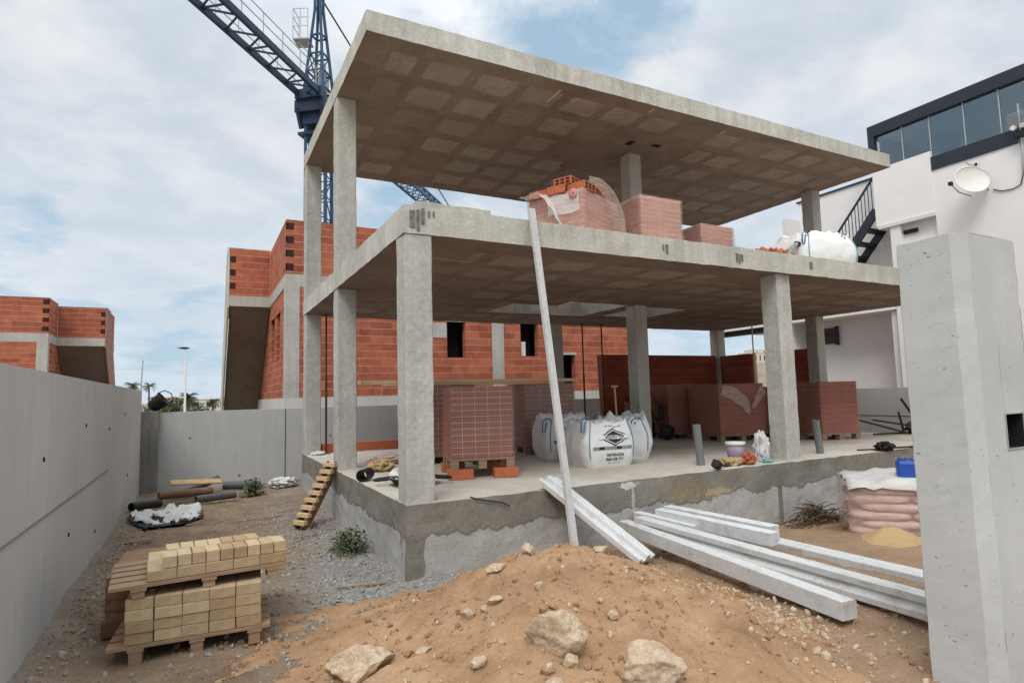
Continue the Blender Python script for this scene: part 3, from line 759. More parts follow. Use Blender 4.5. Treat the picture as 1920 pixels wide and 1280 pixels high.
# recess for the door bell in the street face: cut out of the face by building it as panels round the opening
fs = []
for k in range(40):
    for i in range(n):
        if i == 0: continue
        fs.append((k*n+i, k*n+(i+1) % n, (k+1)*n+(i+1) % n, (k+1)*n+i))
fs.append(tuple(range(40*n, 41*n)))
mb.add(vs_, fs)
a0, a1 = poly[0][0], poly[1][0]; h0, h1, v0, v1 = PX+.282, PX+.475, .655, .835
for (xa, xb, za, zb) in ((a0, h0, -.85, zt), (h1, a1, -.85, zt), (h0, h1, -.85, v0), (h0, h1, v1, zt)):
    mb.add([(xa, PY, za), (xb, PY, za), (xb, PY, zb), (xa, PY, zb)], [(0, 1, 2, 3)])
o = mb.build('pillar_shaft', 'pillar', wparent=gp); merge(o)
bm = bmesh.new(); bm.from_mesh(o.data); bmesh.ops.subdivide_edges(bm, edges=[e for e in bm.edges if e.calc_length() > .08 and e.verts[0].co.z > -.5], cuts=2, use_grid_fill=True)
for v in bm.verts:
    c = v.co; k = fbm(c.x*9, c.y*9, c.z*9, 5)
    if not (h0-.01 < c.x < h1+.01 and v0-.01 < c.z < v1+.01): v.co = c+Vector((fbm(c.x*8, c.y*8, c.z*8+4, 5), k, 0))*.0035
bm.to_mesh(o.data); bm.free()
for v in o.data.vertices:
    if v.co.z > 1.7: v.co.z += .012*fbm(v.co.x*7, v.co.y*7, 1, 3)+.02*max(0, (PY+.2-v.co.y))
rc = MB(); d_ = PY+.09
rc.add([(h0, PY, v0), (h1, PY, v0), (h1, PY, v1), (h0, PY, v1), (h0, d_, v0), (h1, d_, v0), (h1, d_, v1), (h0, d_, v1)], [(4, 5, 6, 7), (0, 4, 7, 3), (1, 2, 6, 5), (0, 1, 5, 4), (3, 7, 6, 2)])
rb = rc.build('bell_recess', 'rubber', wparent=gp)
fr_ = MB()
fr_.box(h0-.006, h1+.006, PY-.006, PY+.004, v1, v1+.007).box(h0-.006, h1+.006, PY-.006, PY+.004, v0-.007, v0).box(h0-.006, h0, PY-.006, PY+.004, v0, v1).box(h1, h1+.006, PY-.006, PY+.004, v0, v1)
fr_.build('recess_frame', 'greysteel', wparent=gp)
wr = MB()
wr.tube([(h0+.03, PY+.07, v1-.01), (h0+.04, PY+.03, v1-.06), (h0+.025, PY+.02, v0+.05), (h0+.05, PY+.04, v0+.01)], .006).tube([(h0+.06, PY+.07, v0+.02), (h0+.075, PY+.02, v0+.06), (h0+.09, PY+.05, v1-.03)], .004)
wr.build('loose_wire', 'cable', wparent=gp)
dm = MB()
rng = random.Random(12)
for i in range(26):
    z = rng.uniform(-.4, 1.75); s = rng.uniform(.003, .008)
    if rng.random() < .5: y = PY+rng.uniform(.07, .30); dm.box(PX-.001, PX+.004, y, y+s*2.2, z, z+s)
    else: x = PX+rng.uniform(.10, .52); dm.box(x, x+s*1.6, PY-.001, PY+.004, z, z+s)
dm.build('air_hole', 'inkgrey', wparent=gp)

# ------------------------------------------------------------------ neighbouring brick houses
def wall_open(mb, x0, x1, y0, y1, z0, z1, ops, axis='x'):
    """wall box along x (or y) with rectangular openings (a0,a1,b0,b1); openings must not overlap in the long axis"""
    lo, hi = (x0, x1) if axis == 'x' else (y0, y1); cur = lo
    def bx(a, b, c, d):
        if b-a < 1e-4 or d-c < 1e-4: return
        mb.box(a, b, y0, y1, c, d) if axis == 'x' else mb.box(x0, x1, a, b, c, d)
    for a, b, c, d in sorted(ops):
        bx(cur, a, z0, z1); bx(a, b, z0, c); bx(a, b, d, z1); cur = b
    bx(cur, hi, z0, z1)


def brick_house(label, xc, yf, zb, beam0, beam1, par, yj, par2, wing, sgn, width, depth, windows, cols, extra, sidewin, slantdy):
    """xc: outer front corner; sgn=+1 house runs towards +x from the corner, wing sticks out towards -x"""
    X = lambda t: xc+sgn*t
    def bxs(mb, a, b, *r, **k): return mb.box(min(X(a), X(b)), max(X(a), X(b)), *r, **k)
    h = thing('brick_house', label, 'house', (xc, yf, zb-1.5))
    front = MB()
    if sgn > 0: wall_open(front, xc+.36, xc+width, yf, yf+.24, zb, beam0, [(X(a), X(b), c, d) for a, b, c, d in windows])
    else: wall_open(front, xc-width, xc-.36, yf, yf+.24, zb, beam0, [(X(b), X(a), c, d) for a, b, c, d in windows])
    front.build('wall', 'brick', wparent=h)
    side = MB(); xs = sorted((X(.02), X(.25)))
    wall_open(side, xs[0], xs[1], yf+.30, yf+depth, zb, beam0, sidewin, 'y'); side.build('wall', 'brick', wparent=h)
    bk = MB(); bxs(bk, .25, width, yf+depth-.24, yf+depth, zb, beam0); bxs(bk, width-.24, width, yf+.24, yf+depth-.24, zb, beam0); bk.build('wall', 'brick', wparent=h)
    b = MB(); bxs(b, -.008, width+.01, yf-.010, yf+depth, beam0, beam1); b.build('ring_beam', 'conc', wparent=h)
    p = MB(); bxs(p, 0, width, yf, yf+.24, beam1, par); bxs(p, .001, .24, yf+.24, yj, beam1, par)
    n_ = 4 if par-beam1 > 1.3 else 3
    p.build('parapet', 'brick', wparent=h)
    e = MB()
    for k in range(4):
        z = beam1+.10+k*(par-beam1)/4*1.0
        bxs(e, -.004, .20, yf-.004, yf+.02, z, z+.19); bxs(e, -.004, .02, yf-.004, yf+.02, z, z+.19)
    e.build('hollow_brick_end', 'brick_edge', wparent=h)
    # projecting wing
    q = MB(); bxs(q, -wing, -.002, yj, yj+.24, beam1, par2); bxs(q, -wing-.002, -wing+.2, yj+.02, yj+3.2, beam1+.002, par2-.002); q.build('wing_parapet', 'brick', wparent=h)
    e = MB()
    for k in range(3):
        z = beam1+.22+k*(par2-beam1)/3.6; bxs(e, -wing-.004, -wing+.17, yj-.004, yj+.02, z, z+.2)
    e.build('hollow_brick_end', 'brick_edge', wparent=h)
    q = MB(); bxs(q, -wing-.006, -.012, yj-.012, yj+3.4, beam0, beam1); q.build('wing_beam', 'conc', wparent=h)
    # inclined concrete panel under the wing, with its thin outer fin
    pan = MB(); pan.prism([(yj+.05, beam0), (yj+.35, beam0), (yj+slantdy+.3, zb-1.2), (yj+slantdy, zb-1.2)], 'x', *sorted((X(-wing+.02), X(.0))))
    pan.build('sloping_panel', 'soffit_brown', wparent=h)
    fin = MB(); fin.prism([(yj-.02, par2+.005), (yj-.02, beam0-.05), (yj+slantdy-.25, zb-1.2), (yj+slantdy+1.1, zb-1.2), (yj+1.3, par2+.005)], 'x', *sorted((X(-wing-.06), X(-wing-.008))))
    fin.build('sloping_fin', 'conc_front' if sgn > 0 else plain('pink_fin', (.33, .17, .13), .9, 0, .2, 3), wparent=h)
    c = MB()
    for a, w_ in cols: bxs(c, a, a+w_, yf-.014, yf+.26, zb+.002, beam0-.002)
    bxs(c, -.012, .36, yf-.014, yf+.30, zb+.002, beam0-.002)
    o_ = c.build('column', 'conc', wparent=h); merge(o_); loose(o_)
    c = MB(); bxs(c, -.03, width+.02, yf-.03, yf+depth+.02, zb-1.6, zb); c.build('plinth', 'wall_l', wparent=h)
    for a, b_, c0, c1, mt, nm in extra:
        m_ = MB(); bxs(m_, a, b_, yf-.012, yf+.2, c0, c1); m_.build(nm, mt, wparent=h)
    for a, b_, c0, c1 in windows:
        m_ = MB(); bxs(m_, a-.002, b_+.002, yf+.55, yf+.57, c0-.1, c1+.1); m_.build('room_shade_sheet', 'darkvoid', wparent=h)  # near-black sheet behind the window paints its unlit interior
        m_ = MB(); bxs(m_, a-.05, b_+.05, yf-.016, yf+.24, c1, c1+.09); m_.build('lintel', 'conc', wparent=h)
    for a, b_, c0, c1 in sidewin:
        m_ = MB(); m_.box(min(X(.9), X(.92)), max(X(.9), X(.92)), a-.4, b_+.4, c0-.2, c1+.2); m_.build('room_shade_sheet', 'darkvoid', wparent=h)
        m_ = MB(); bxs(m_, -.01, .25, a-.05, b_+.05, c1, c1+.09); bxs(m_, .0, .24, (a+b_)/2-.35, (a+b_)/2+.05, c0, c1); m_.build('window_post', 'brick', wparent=h)
    return h


bh = brick_house('unplastered red brick house with brown sloping panel behind the concrete frame', .30, 11.5, 1.05, 4.10, 4.44, 5.96, 15.65, 6.02, 1.22, 1, 12.6, 9.0,
            [(4.67, 5.28, 2.18, 3.28), (7.24, 7.90, 2.23, 3.35), (8.65, 9.35, 1.15, 2.29)], [(6.2, .42), (8.36, .19)],
            [(4.1, 4.66, 2.78, 3.24, 'conc', 'block_patch')], [(12.9, 15.2, 2.2, 3.55)], 5.0)
o = MB().box(7.62, 7.78, 11.62, 11.64, 2.25, 2.72).build('window_light_strip', 'palew', wparent=bh)
lh = brick_house('red brick house shell beyond the left boundary wall, seen only at its upper part', -7.35, 25.2, .6, 3.66, 4.02, 5.52, 27.0, 5.42, 1.75, -1, 14., 9.,
            [], [(3.2, .35), (7.2, .35)], [], [], 4.6)

# ------------------------------------------------------------------ white house on the right
wh = thing('white_house', 'white rendered modern house with glazed roof terrace at the right', 'house', (14, 0, -.8))
WX = 14.0
mb = MB(); mb.box(WX, 22, -9, 2.16, -.8, 6.42).box(WX+.16, 22, 2.16, 3.25, -.8, 6.42)
mb.build('wall', 'white', wparent=wh)
mb = MB(); mb.box(WX-.012, WX+1.6, 2.16, 3.58, 5.14, 6.66).build('upper_wall', 'white', wparent=wh)
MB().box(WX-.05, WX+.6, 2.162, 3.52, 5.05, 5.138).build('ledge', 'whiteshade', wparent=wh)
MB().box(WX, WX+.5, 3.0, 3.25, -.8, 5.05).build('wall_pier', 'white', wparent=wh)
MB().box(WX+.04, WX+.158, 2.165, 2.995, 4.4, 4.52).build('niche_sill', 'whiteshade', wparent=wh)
MB().box(WX+.10, WX+.155, 2.66, 2.98, 4.80, 4.90).build('wall_lamp', 'rubber', wparent=wh)
MB().box(WX+.9, 22, 3.25, 6.45, -.8, 6.75).build('rear_wall', 'white', wparent=wh)
MB().box(WX+.86, 22, 3.6, 6.5, 6.75, 6.80).build('rear_coping', 'frame', wparent=wh)
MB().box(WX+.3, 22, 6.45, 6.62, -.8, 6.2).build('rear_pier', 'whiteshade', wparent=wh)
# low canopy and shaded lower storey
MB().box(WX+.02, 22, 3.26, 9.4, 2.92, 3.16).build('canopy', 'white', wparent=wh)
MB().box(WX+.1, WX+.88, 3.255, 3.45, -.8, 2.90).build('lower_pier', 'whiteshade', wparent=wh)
wn = MB().box(WX+.84, WX+.93, 5.5, 6.4, 2.25, 2.72).build('window', 'farwin', wparent=wh)
o = MB().box(WX+.82, WX+.86, 5.45, 6.45, 2.50, 2.58).box(WX+.80, WX+.86, 5.40, 5.5, 2.2, 2.75).build('frame', 'frame'); o.parent = wn
MB().box(WX+.1, WX+.4, 7.0, 9.2, 2.76, 2.90).build('awning_box', 'rubber', wparent=wh)
MB().box(WX+.2, WX+.4, 7.25, 7.4, -.8, 2.9).build('canopy_post', 'whiteshade', wparent=wh)
# glazed terrace
ZT0, ZT1 = 7.56, 7.86
MB().box(WX-.03, WX+.17, -9, 3.62, ZT0, ZT1).box(WX-.03, WX+.10, 3.46, 3.62, 6.70, ZT0).box(WX+.17, 20, 3.46, 3.62, ZT0, ZT1).build('terrace_frame', 'frame', wparent=wh)
MB().box(WX-.03, WX+.16, .42, 2.155, 6.17, 6.50).box(WX-.028, WX+.16, -9, .42, 6.44, 6.50).build('terrace_sill', 'frame', wparent=wh)
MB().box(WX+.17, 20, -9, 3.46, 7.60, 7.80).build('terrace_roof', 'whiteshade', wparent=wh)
for y0, y1 in ((2.80, 3.46), (2.16, 2.80), (1.42, 2.16), (.72, 1.42), (.02, .72), (-.7, .02), (-1.5, -.7), (-9, -1.5)):
    MB().box(WX+.06, WX+.075, y0+.012, y1-.012, 6.5 if y0 < 2.1 else 6.66, ZT0).build('glass_pane', 'glass', wparent=wh)
    MB().box(WX+.05, WX+.085, y0-.012, y0+.012, 6.5, ZT0).build('glazing_bar', 'greysteel', wparent=wh)
MB().box(WX+.2, 20, 3.44, 3.455, 6.66, ZT0).build('glass_pane', 'glassclear', wparent=wh)
MB().box(WX+2.0, WX+6, .2, 2.0, 6.5, 7.0).box(WX+3, WX+3.2, -3, 3.3, 7.1, 7.56).build('terrace_furniture', 'frame', wparent=wh)
# steel stair
st = thing('steel_staircase', 'black steel outdoor staircase with balusters beside the white house', 'staircase', (WX+.4, 4.2, 3.2))
A, B = Vector((WX+.42, 3.62, 5.62)), Vector((WX+.42, 5.5, 3.45)); dd = B-A
mb = MB()
for off in (0, .8): mb.bar(A+Vector((off-.3, 0, 0)), B+Vector((off-.3, 0, 0)), .05, .24)
mb.build('stringer', 'frame', wparent=st)
for k in range(7):
    p = A+dd*((k+.5)/7); MB().box(p.x-.28, p.x+.48, p.y-.14, p.y+.14, p.z+.02, p.z+.07).build('tread', 'frame', wparent=st)
mb = MB(); ra, rb_ = A+Vector((-.3, -.02, .95)), A+dd*.62+Vector((-.3, 0, .95))
mb.bar(ra, rb_, .045); mb.bar(A+Vector((-.3, -.02, 0)), ra, .045); mb.bar(A+dd*.62+Vector((-.3, 0, .05)), rb_, .045)
mb.bar(rb_, rb_+Vector((0, .12, -.22)), .04)
mb.build('handrail', 'frame', wparent=st)
mb = MB()
for k in range(1, 12):
    p = A+dd*(k/12*.62)+Vector((-.3, 0, 0)); mb.bar(p, p+Vector((0, 0, .95)), .016)
mb.build('balusters', 'frame', wparent=st)
# satellite dish
sd_ = thing('satellite_dish', 'white satellite dish on the white house wall', 'satellite dish', (WX, 1.3, 5.4))
mt = Matrix.Translation((WX-.38, 1.22, 5.52)) @ Euler((R(12), R(-72), R(38))).to_matrix().to_4x4()
MB().lathe([(.001, 0), (.12, .012), (.25, .045), (.34, .085), (.36, .10), (.34, .10)], 28, 0, mt).build('dish', 'dish', wparent=sd_)
mb = MB(); mb.tube([(WX-.37, 1.22, 5.18), (WX-.62, 1.35, 5.28), (WX-.78, 1.42, 5.46)], .014); mb.build('feed_arm', 'greysteel', wparent=sd_)
MB().box(WX-.83, WX-.75, 1.39, 1.46, 5.44, 5.52).build('lnb', 'rubber', wparent=sd_)
mb = MB(); mb.tube([(WX, 1.05, 5.35), (WX-.25, 1.05, 5.35), (WX-.30, 1.15, 5.45)], .022); mb.build('wall_bracket', 'greysteel', wparent=sd_)
cb = MB(); cb.tube([(WX-.02, .95, 5.30), (WX-.02, .8, 5.22), (WX-.02, .6, 5.20), (WX-.02, .45, 5.25), (WX-.02, .38, 5.5), (WX-.02, .36, 6.0), (WX-.02, .40, 6.3)], .011)
tag(cb.build('wall_cable', 'cable'), 'thin black cable running from the dish up the white wall', 'cable')
wl = thing('wall_spotlight', 'small black fitting on the wall above the satellite dish', 'light', (WX, 1.35, 6.0))
MB().tube([(WX-.01, 1.28, 5.98), (WX-.10, 1.33, 6.0), (WX-.13, 1.40, 6.10)], .012).build('bracket', 'greysteel', wparent=wl)
MB().tube([(WX-.02, 1.24, 5.98), (WX-.10, 1.20, 5.97)], .03).build('lamp_head', 'rubber', wparent=wl)
an = thing('antenna', 'grey antenna with white round boxes on the white house roof edge', 'antenna', (WX-.1, .33, 6.2))
MB().tube([(WX-.1, .33, 5.4), (WX-.1, .33, 7.0)], .02).build('mast', 'greysteel', wparent=an)
mb = MB()
for k in range(7): mb.bar((WX-.35+k*.02, .1, 6.50+k*.05), (WX-.1, .55, 6.52+k*.05), .012)
mb.build('aerial_rods', 'greysteel', wparent=an)
for y in (.42, .26): MB().tube([(WX-.2, y, 6.48), (WX-.12, y, 6.48)], .055, 12).build('round_box', 'dish', wparent=an)
MB().box(WX-.2, WX-.05, .22, .40, 6.25, 6.38).build('junction_box', 'rubber', wparent=an)

# ------------------------------------------------------------------ tower crane
CX, CY, CZ = 3.72, 26.6, 16.1
cr = thing('tower_crane', 'dark blue lattice tower crane standing behind the brick house', 'crane', (CX, CY, -1))
h = Vector((-.629, -.777, 0)); n_ = Vector((-h.y, h.x, 0))
hw = .53
lat = MB(); lad = MB()
ax_, ay_ = Vector((math.cos(R(-27.8)), math.sin(R(-27.8)), 0)), Vector((math.sin(R(27.8)), math.cos(R(27.8)), 0))
C0 = Vector((CX, CY, 0))
cs = [C0+ax_*a*hw+ay_*b*hw for a, b in ((-1, -1), (1, -1), (1, 1), (-1, 1))]
for i, c in enumerate(cs): lat.bar(c+Vector((0, 0, -1)), c+Vector((0, 0, CZ)), .17 if i in (1, 2) else .14)
k = 0; z = -1.
while z < CZ-1:
    for i in range(4):
        a, b = cs[i], cs[(i+1) % 4]
        if (k+i) % 2: a, b = b, a
        lat.bar(a+Vector((0, 0, z)), b+Vector((0, 0, z+1.15)), .05); lat.bar(cs[i]+Vector((0, 0, z)), cs[(i+1) % 4]+Vector((0, 0, z)), .05)
    z += 1.15; k += 1
lat.build('mast', 'blue', wparent=cr)
for s in (-.18, .18): lad.bar(C0+ax_*s-ay_*.2+Vector((0, 0, 0)), C0+ax_*s-ay_*.2+Vector((0, 0, CZ)), .035)
z = 0
while z < CZ: lad.bar(C0-ax_*.18-ay_*.2+Vector((0, 0, z)), C0+ax_*.18-ay_*.2+Vector((0, 0, z)), .025); z += .3
lad.build('ladder', 'greysteel', wparent=cr)
mt = Matrix.Translation((CX, CY, 0)) @ Matrix.Rotation(math.atan2(h.y, h.x), 4, 'Z')
tb = MB(); tb.box(-1.0, 1.0, -.85, .85, 16.1, 16.75, 0, mt).box(-.75, .75, -.7, .7, 15.5, 16.1, 0, mt).box(-.9, -.6, -.9, .9, 16.75, 17.2, 0, mt).box(.55, 1.15, -.75, .75, 16.75, 17.25, 0, mt)
for s in (-1, 1): tb.bar(mt @ Vector((1.0, s*.7, 16.3)), mt @ Vector((.7, s*.62, 15.3)), .16); tb.bar(mt @ Vector((-1.0, s*.7, 16.3)), mt @ Vector((-.7, s*.62, 15.3)), .16)
tb.box(-.78, .78, -.78, .78, 14.95, 15.10, 0, mt)
tb.build('slewing_unit', 'bluedk', wparent=cr)
MB().box(-.25, .25, -.3, .15, 14.35, 14.95, 0, mt).build('control_box', 'greysteel', wparent=cr)
# counter jib towards the camera with walkway rails
cj = MB(); L_ = 14.
P = lambda s, t, z: mt @ Vector((s, t, z))
for t in (-.58, .58): cj.bar(P(.6, t, 17.05), P(L_, t, 17.05), .17, .30)
s = .8; k = 0
while s < L_-1:
    cj.bar(P(s, -.58, 17.0), P(s+.75, .58, 17.0), .07); cj.bar(P(s+.75, .58, 17.0), P(s+1.5, -.58, 17.0), .07)
    if k % 2: cj.bar(P(s, -.58, 17.0), P(s, .58, 17.0), .07)
    s += 1.5; k += 1
cjo = cj.build('counter_jib', 'bluedk', wparent=cr)
hr = MB()
for t in (-.62, .62):
    for zz in (17.7, 18.2): hr.bar(P(.8, t, zz), P(L_, t, zz), .035)
    s = 1.4
    while s < L_: hr.bar(P(s, t, 17.15), P(s, t, 18.2), .04); s += 1.5
o = hr.build('handrail', 'greysteel'); o.parent = cjo
# main jib away from the camera
jb = MB(); LJ = 34.
def dz(s): return .022*s
for t in (-.55, .55): jb.bar(P(-1, t, 16.55), P(-LJ, t, 16.55+dz(LJ)), .14)
jb.bar(P(-1, 0, 17.6), P(-LJ, 0, 17.6+dz(LJ)), .14)
s = 1.
while s < LJ-1.2:
    for t in (-.55, .55):
        jb.bar(P(-s, t, 16.55+dz(s)), P(-s-.6, 0, 17.6+dz(s)), .055); jb.bar(P(-s-.6, 0, 17.6+dz(s)), P(-s-1.2, t, 16.55+dz(s)), .055)
    jb.bar(P(-s, -.55, 16.55+dz(s)), P(-s-1.2, .55, 16.55+dz(s)), .05); jb.bar(P(-s, -.55, 16.55+dz(s)), P(-s, .55, 16.55+dz(s)), .05)
    s += 1.2
jb.build('jib', 'blue', wparent=cr)
# tower head
th = MB(); top = [P(.16, -.16, 22.3), P(.16, .16, 22.3), P(-.16, .16, 22.3), P(-.16, -.16, 22.3)]
bs = [P(.62, -.62, 16.75), P(.62, .62, 16.75), P(-.62, .62, 16.75), P(-.62, -.62, 16.75)]
for a, b in zip(bs, top): th.bar(a, b, .13); th.bar(b, b+Vector((0, 0, 2.2)), .13)
for f in (.16, .34, .52, .72):
    q = [a.lerp(b, f) for a, b in zip(bs, top)]
    for i in range(4): th.bar(q[i], q[(i+1) % 4], .08)
for f0, f1 in ((.0, .16), (.16, .34), (.34, .52)):
    for i in range(4): th.bar(bs[i].lerp(top[i], f0), bs[(i+1) % 4].lerp(top[(i+1) % 4], f1), .05)
for s in (-.12, .12): th.bar(P(0, s, 16.9), P(0, s, 22.5), .07)
th.build('tower_head', 'blue', wparent=cr)
MB().box(-.85, -.35, -.5, .15, 17.3, 18.9, 0, mt).build('switch_cabinet', 'greysteel', wparent=cr)
MB().tube([P(-.1, .18, 17.2), P(-.1, .18, 19.2)], .16).build('hoist_drum', 'greysteel', wparent=cr)
pf = MB(); b0 = C0-ax_*1.0-ay_*.5
def PP(a, b, z): return b0+ax_*a+ay_*b+Vector((0, 0, z))
for z in (21.1, 21.6, 22.1):
    pf.bar(PP(-.25, 0, z), PP(.55, 0, z), .03); pf.bar(PP(-.25, 0, z), PP(-.25, .9, z), .03)
for a, b in ((-.25, 0), (.15, 0), (.55, 0), (-.25, .9)): pf.bar(PP(a, b, 20.4), PP(a, b, 22.1), .035)
pf.box(-.27, .57, -.0, .9, 20.38, 20.45, 0, Matrix.Translation(b0) @ Matrix.Rotation(R(-27.8), 4, 'Z'))
pf.bar(PP(-.2, .2, 20.4), PP(.7, .4, 19.6), .05); pf.bar(PP(.5, .1, 20.4), PP(.75, .4, 19.3), .05)
pf.build('service_cage', 'greysteel', wparent=cr)
tr_ = MB(); tr_.bar(P(-.1, .1, 23.0), P(-26, .0, 17.6+dz(26)), .07); tr_.bar(P(-.2, 0, 18.4), P(-5, .5, 17.2), .05); tr_.bar(P(.1, 0, 24.4), P(L_, 0.5, 17.2), .06)
tr_.build('tie_bar', 'frame', wparent=cr)
bl = MB(); bl.tube([P(-1.4, .1, 18.8), P(-2.5, .25, 20.6), P(-2.7, .25, 20.65), P(-2.72, .2, 20.4), P(-1.6, .0, 18.6)], .05); bl.build('cable_guide', 'greysteel', wparent=cr)
hk = MB(); hk.bar((4.95, 26, 4), (4.95, 26, 12.5), .03); hk.bar((5.02, 26, 4), (5.02, 26, 9), .02)
hk.build('hoist_rope', 'frame', wparent=cr)

# ------------------------------------------------------------------ distance: lamp, pole, palms, houses
sl = thing('street_lamp', 'tall white street lamp with a single dark head in the distance', 'street lamp', (-2.58, 40.3, -1))
MB().tube([(-2.58, 40.3, -1), (-2.60, 40.3, 4.55)], [.085, .05], 10).build('pole', 'white', wparent=sl)
MB().lathe([(.01, 0), (.16, .03), (.22, .09), (.10, .16), (.01, .17)], 14, 0, Matrix.Translation((-2.68, 40.3, 4.60)) @ Matrix.Diagonal((1.5, .8, 1, 1))).build('lamp_head', 'frame', wparent=sl)
MB().bar((-2.6, 40.3, 4.66), (-3.1, 40.3, 4.72), .05).build('lamp_arm', 'frame', wparent=sl)
tag(MB().tube([(-7.12, 65, -1), (-6.85, 65, 5.4)], [.10, .05], 8).build('slim_pole', 'greysteel'), 'slim grey pole leaning slightly behind the left wall', 'pole')
tag(MB().tube([(1.32, 58, -1), (1.42, 58, 6.2)], [.07, .05], 8).build('slim_pole', 'greysteel'), 'slim grey pole beside the brown sloping panel', 'pole')


def palm(label, x, y, zb, hgt, crown, n_f, seed, thick=.16):
    rng = random.Random(seed)
    p = thing('palm_tree', label, 'palm tree', (x, y, zb), 0, 'palm trees in the distance')
    t = MB(); t.tube([(0, 0, 0), (.1, 0, hgt*.5), (.05, 0, hgt)], [thick*1.2, thick, thick*.9], 8); t.build('trunk', 'trunk', p)
    f = MB()
    for k in range(n_f):
        a = rng.uniform(0, 6.28); el = rng.uniform(-.5, 1.25); ln = crown*rng.uniform(.75, 1.1); d = Vector((math.cos(a), math.sin(a), 0)); q = Vector((.05, 0, hgt)); pts = []
        for i in range(7):
            pts.append(q.copy()); e = el-i*.28; q = q+(d*math.cos(e)+Vector((0, 0, math.sin(e))))*ln/6
        s_ = Vector((-d.y, d.x, 0))
        for i in range(6):
            for sg in (-1, 1):
                for j in range(3):
                    b = pts[i].lerp(pts[i+1], j/3); w_ = crown*.24*math.sin((i+j/3+.6)/6.8*3.1)
                    tip = b+s_*sg*w_+Vector((0, 0, -w_*.45))+(pts[i+1]-pts[i])*.5
                    f.add([b, pts[i].lerp(pts[i+1], (j+.8)/3), tip], [(0, 1, 2)])
    f.build('crown', 'palmleaf', p, fix=False)
    return p


palm('dark palm just showing over the left wall end, next to the slim pole', -10.7, 101, -1, 4.6, 1.5, 34, 1)
palm('thin palm with small crown right of the slim pole', -8.6, 100.3, -1, 4.6, 1.3, 24, 2, .12)
palm('short dark palm right behind the black tub on the wall', -8.0, 100, -1, 2.6, 1.1, 26, 3)
palm('broad palm behind the white street lamp', -3.3, 97.4, -1, 2.7, 1.9, 50, 4, .25)
palm('palm at the foot of the brown sloping panel', .0, 95.5, -1, 1.9, 1.4, 40, 5)


def shrub(name, label, x, y, z, rx, ry, rz, n, leaf, mat, seed, cat='bush', group=None, stems=True):
    rng = random.Random(seed); p = thing(name, label, cat, (x, y, z), 0, group); mb = MB()
    for k in range(n):
        u = Vector((rng.gauss(0, .5), rng.gauss(0, .5), abs(rng.gauss(.35, .35)))); u = Vector((max(-1, min(1, u.x)), max(-1, min(1, u.y)), min(1, u.z)))
        c = Vector((u.x*rx*(1.1-u.z*.5), u.y*ry*(1.1-u.z*.5), u.z*rz)); d = Euler((rng.uniform(-1, 1), rng.uniform(-1, 1), rng.uniform(0, 6))).to_matrix()
        l_ = leaf*rng.uniform(.6, 1.4)
        mb.add([c+d @ Vector(q) for q in ((0, 0, 0), (l_*.3, l_*.4, l_*.1), (0, l_, 0), (-l_*.3, l_*.4, .0))], [(0, 1, 2, 3)])
    mb.build('foliage', mat, p, fix=False)
    if stems:
        s = MB()
        for k in range(9):
            a = rng.uniform(0, 6.28); s.tube([(0, 0, -.03), (math.cos(a)*rx*.35, math.sin(a)*ry*.35, rz*.5), (math.cos(a)*rx*.7, math.sin(a)*ry*.7, rz*.85)], leaf*.06, 5)
        s.build('stem', 'branch', p)
    return p


shrub('weed_bush', 'green weed growing at the left foot of the plinth near its corner', -.22, 1.38, gz(-.22, 1.38)-.01, .21, .27, .25, 700, .04, 'leaf', 4, 'weed')
shrub('weed_bush', 'small green weed at the foot of the back wall by the grey pipes', -.85, 6.35, gz(-.85, 6.35)-.01, .20, .16, .30, 420, .06, 'leaf', 8, 'weed')
for i, (x, y, r, lab) in enumerate(((-6.0, 118, 3.2, 'grey green tree mass left of the street lamp'), (-2.2, 112, 2.2, 'grey green trees right of the street lamp'), (-9.5, 125, 2.2, 'low distant shrub behind the black tub'), (28, 20, 1.2, 'dark shrubs in front of the white house beyond the low wall'))):
    shrub('distant_shrub', lab, x, y, -1, r, r, r*.8, 500, r*.2, 'leaf', 40+i, 'shrub', stems=False)


def far_house(label, x, y, zb, w_, d_, hh, seed, roof=False):
    rng = random.Random(seed); p = thing('distant_house', label, 'house', (x, y, zb), R(rng.uniform(-15, 15)), 'houses in the distance')
    MB().box(-w_/2, w_/2, -d_/2, d_/2, -1, hh).build('wall', 'farwall', p)
    if roof: MB().prism([(-w_/2-.3, hh), (w_/2+.3, hh), (0, hh+w_*.14)], 'y', -d_/2-.3, d_/2+.3).build('roof', 'farroof', p)
    else: MB().box(-w_/2-.15, w_/2+.15, -d_/2-.15, d_/2+.15, hh, hh+.3).build('roof', 'farwall', p)
    for k in range(3):
        x_ = -w_/2+w_*(k+.5)/3; MB().box(x_-.7, x_+.7, -d_/2-.05, -d_/2+.1, hh*.35, hh*.8).build('window', 'farwin', p)
    return p


far_house('cream house with tiled roof far behind, right of the street lamp', 1.2, 158, -1, 9, 8, 2.6, 1)
far_house('pale block of houses far behind between tub and lamp', -8, 165, -1, 8, 8, 2.4, 2, True)
far_house('small cream house far behind at the panel foot', 6.5, 175, -1, 7, 7, 2.8, 3, True)
for i, (u, t, dz_, ww, lab) in enumerate(((1412, 330, 8.5, 14, 'cream house low on the far hillside'), (1425, 390, 16, 16, 'cream house in the middle of the far hillside'), (1404, 430, 21, 18, 'long cream house near the top of the far hillside'), (1432, 440, 24, 12, 'small cream house highest on the far hillside'))):
    d_ = dirpix(u, 690); d_ = d_/(d_.dot(fw)); q = CAM+d_*t
    far_house(lab, q.x, q.y, farz(q.x, q.y)-.5, ww, 9, 6, 20+i)

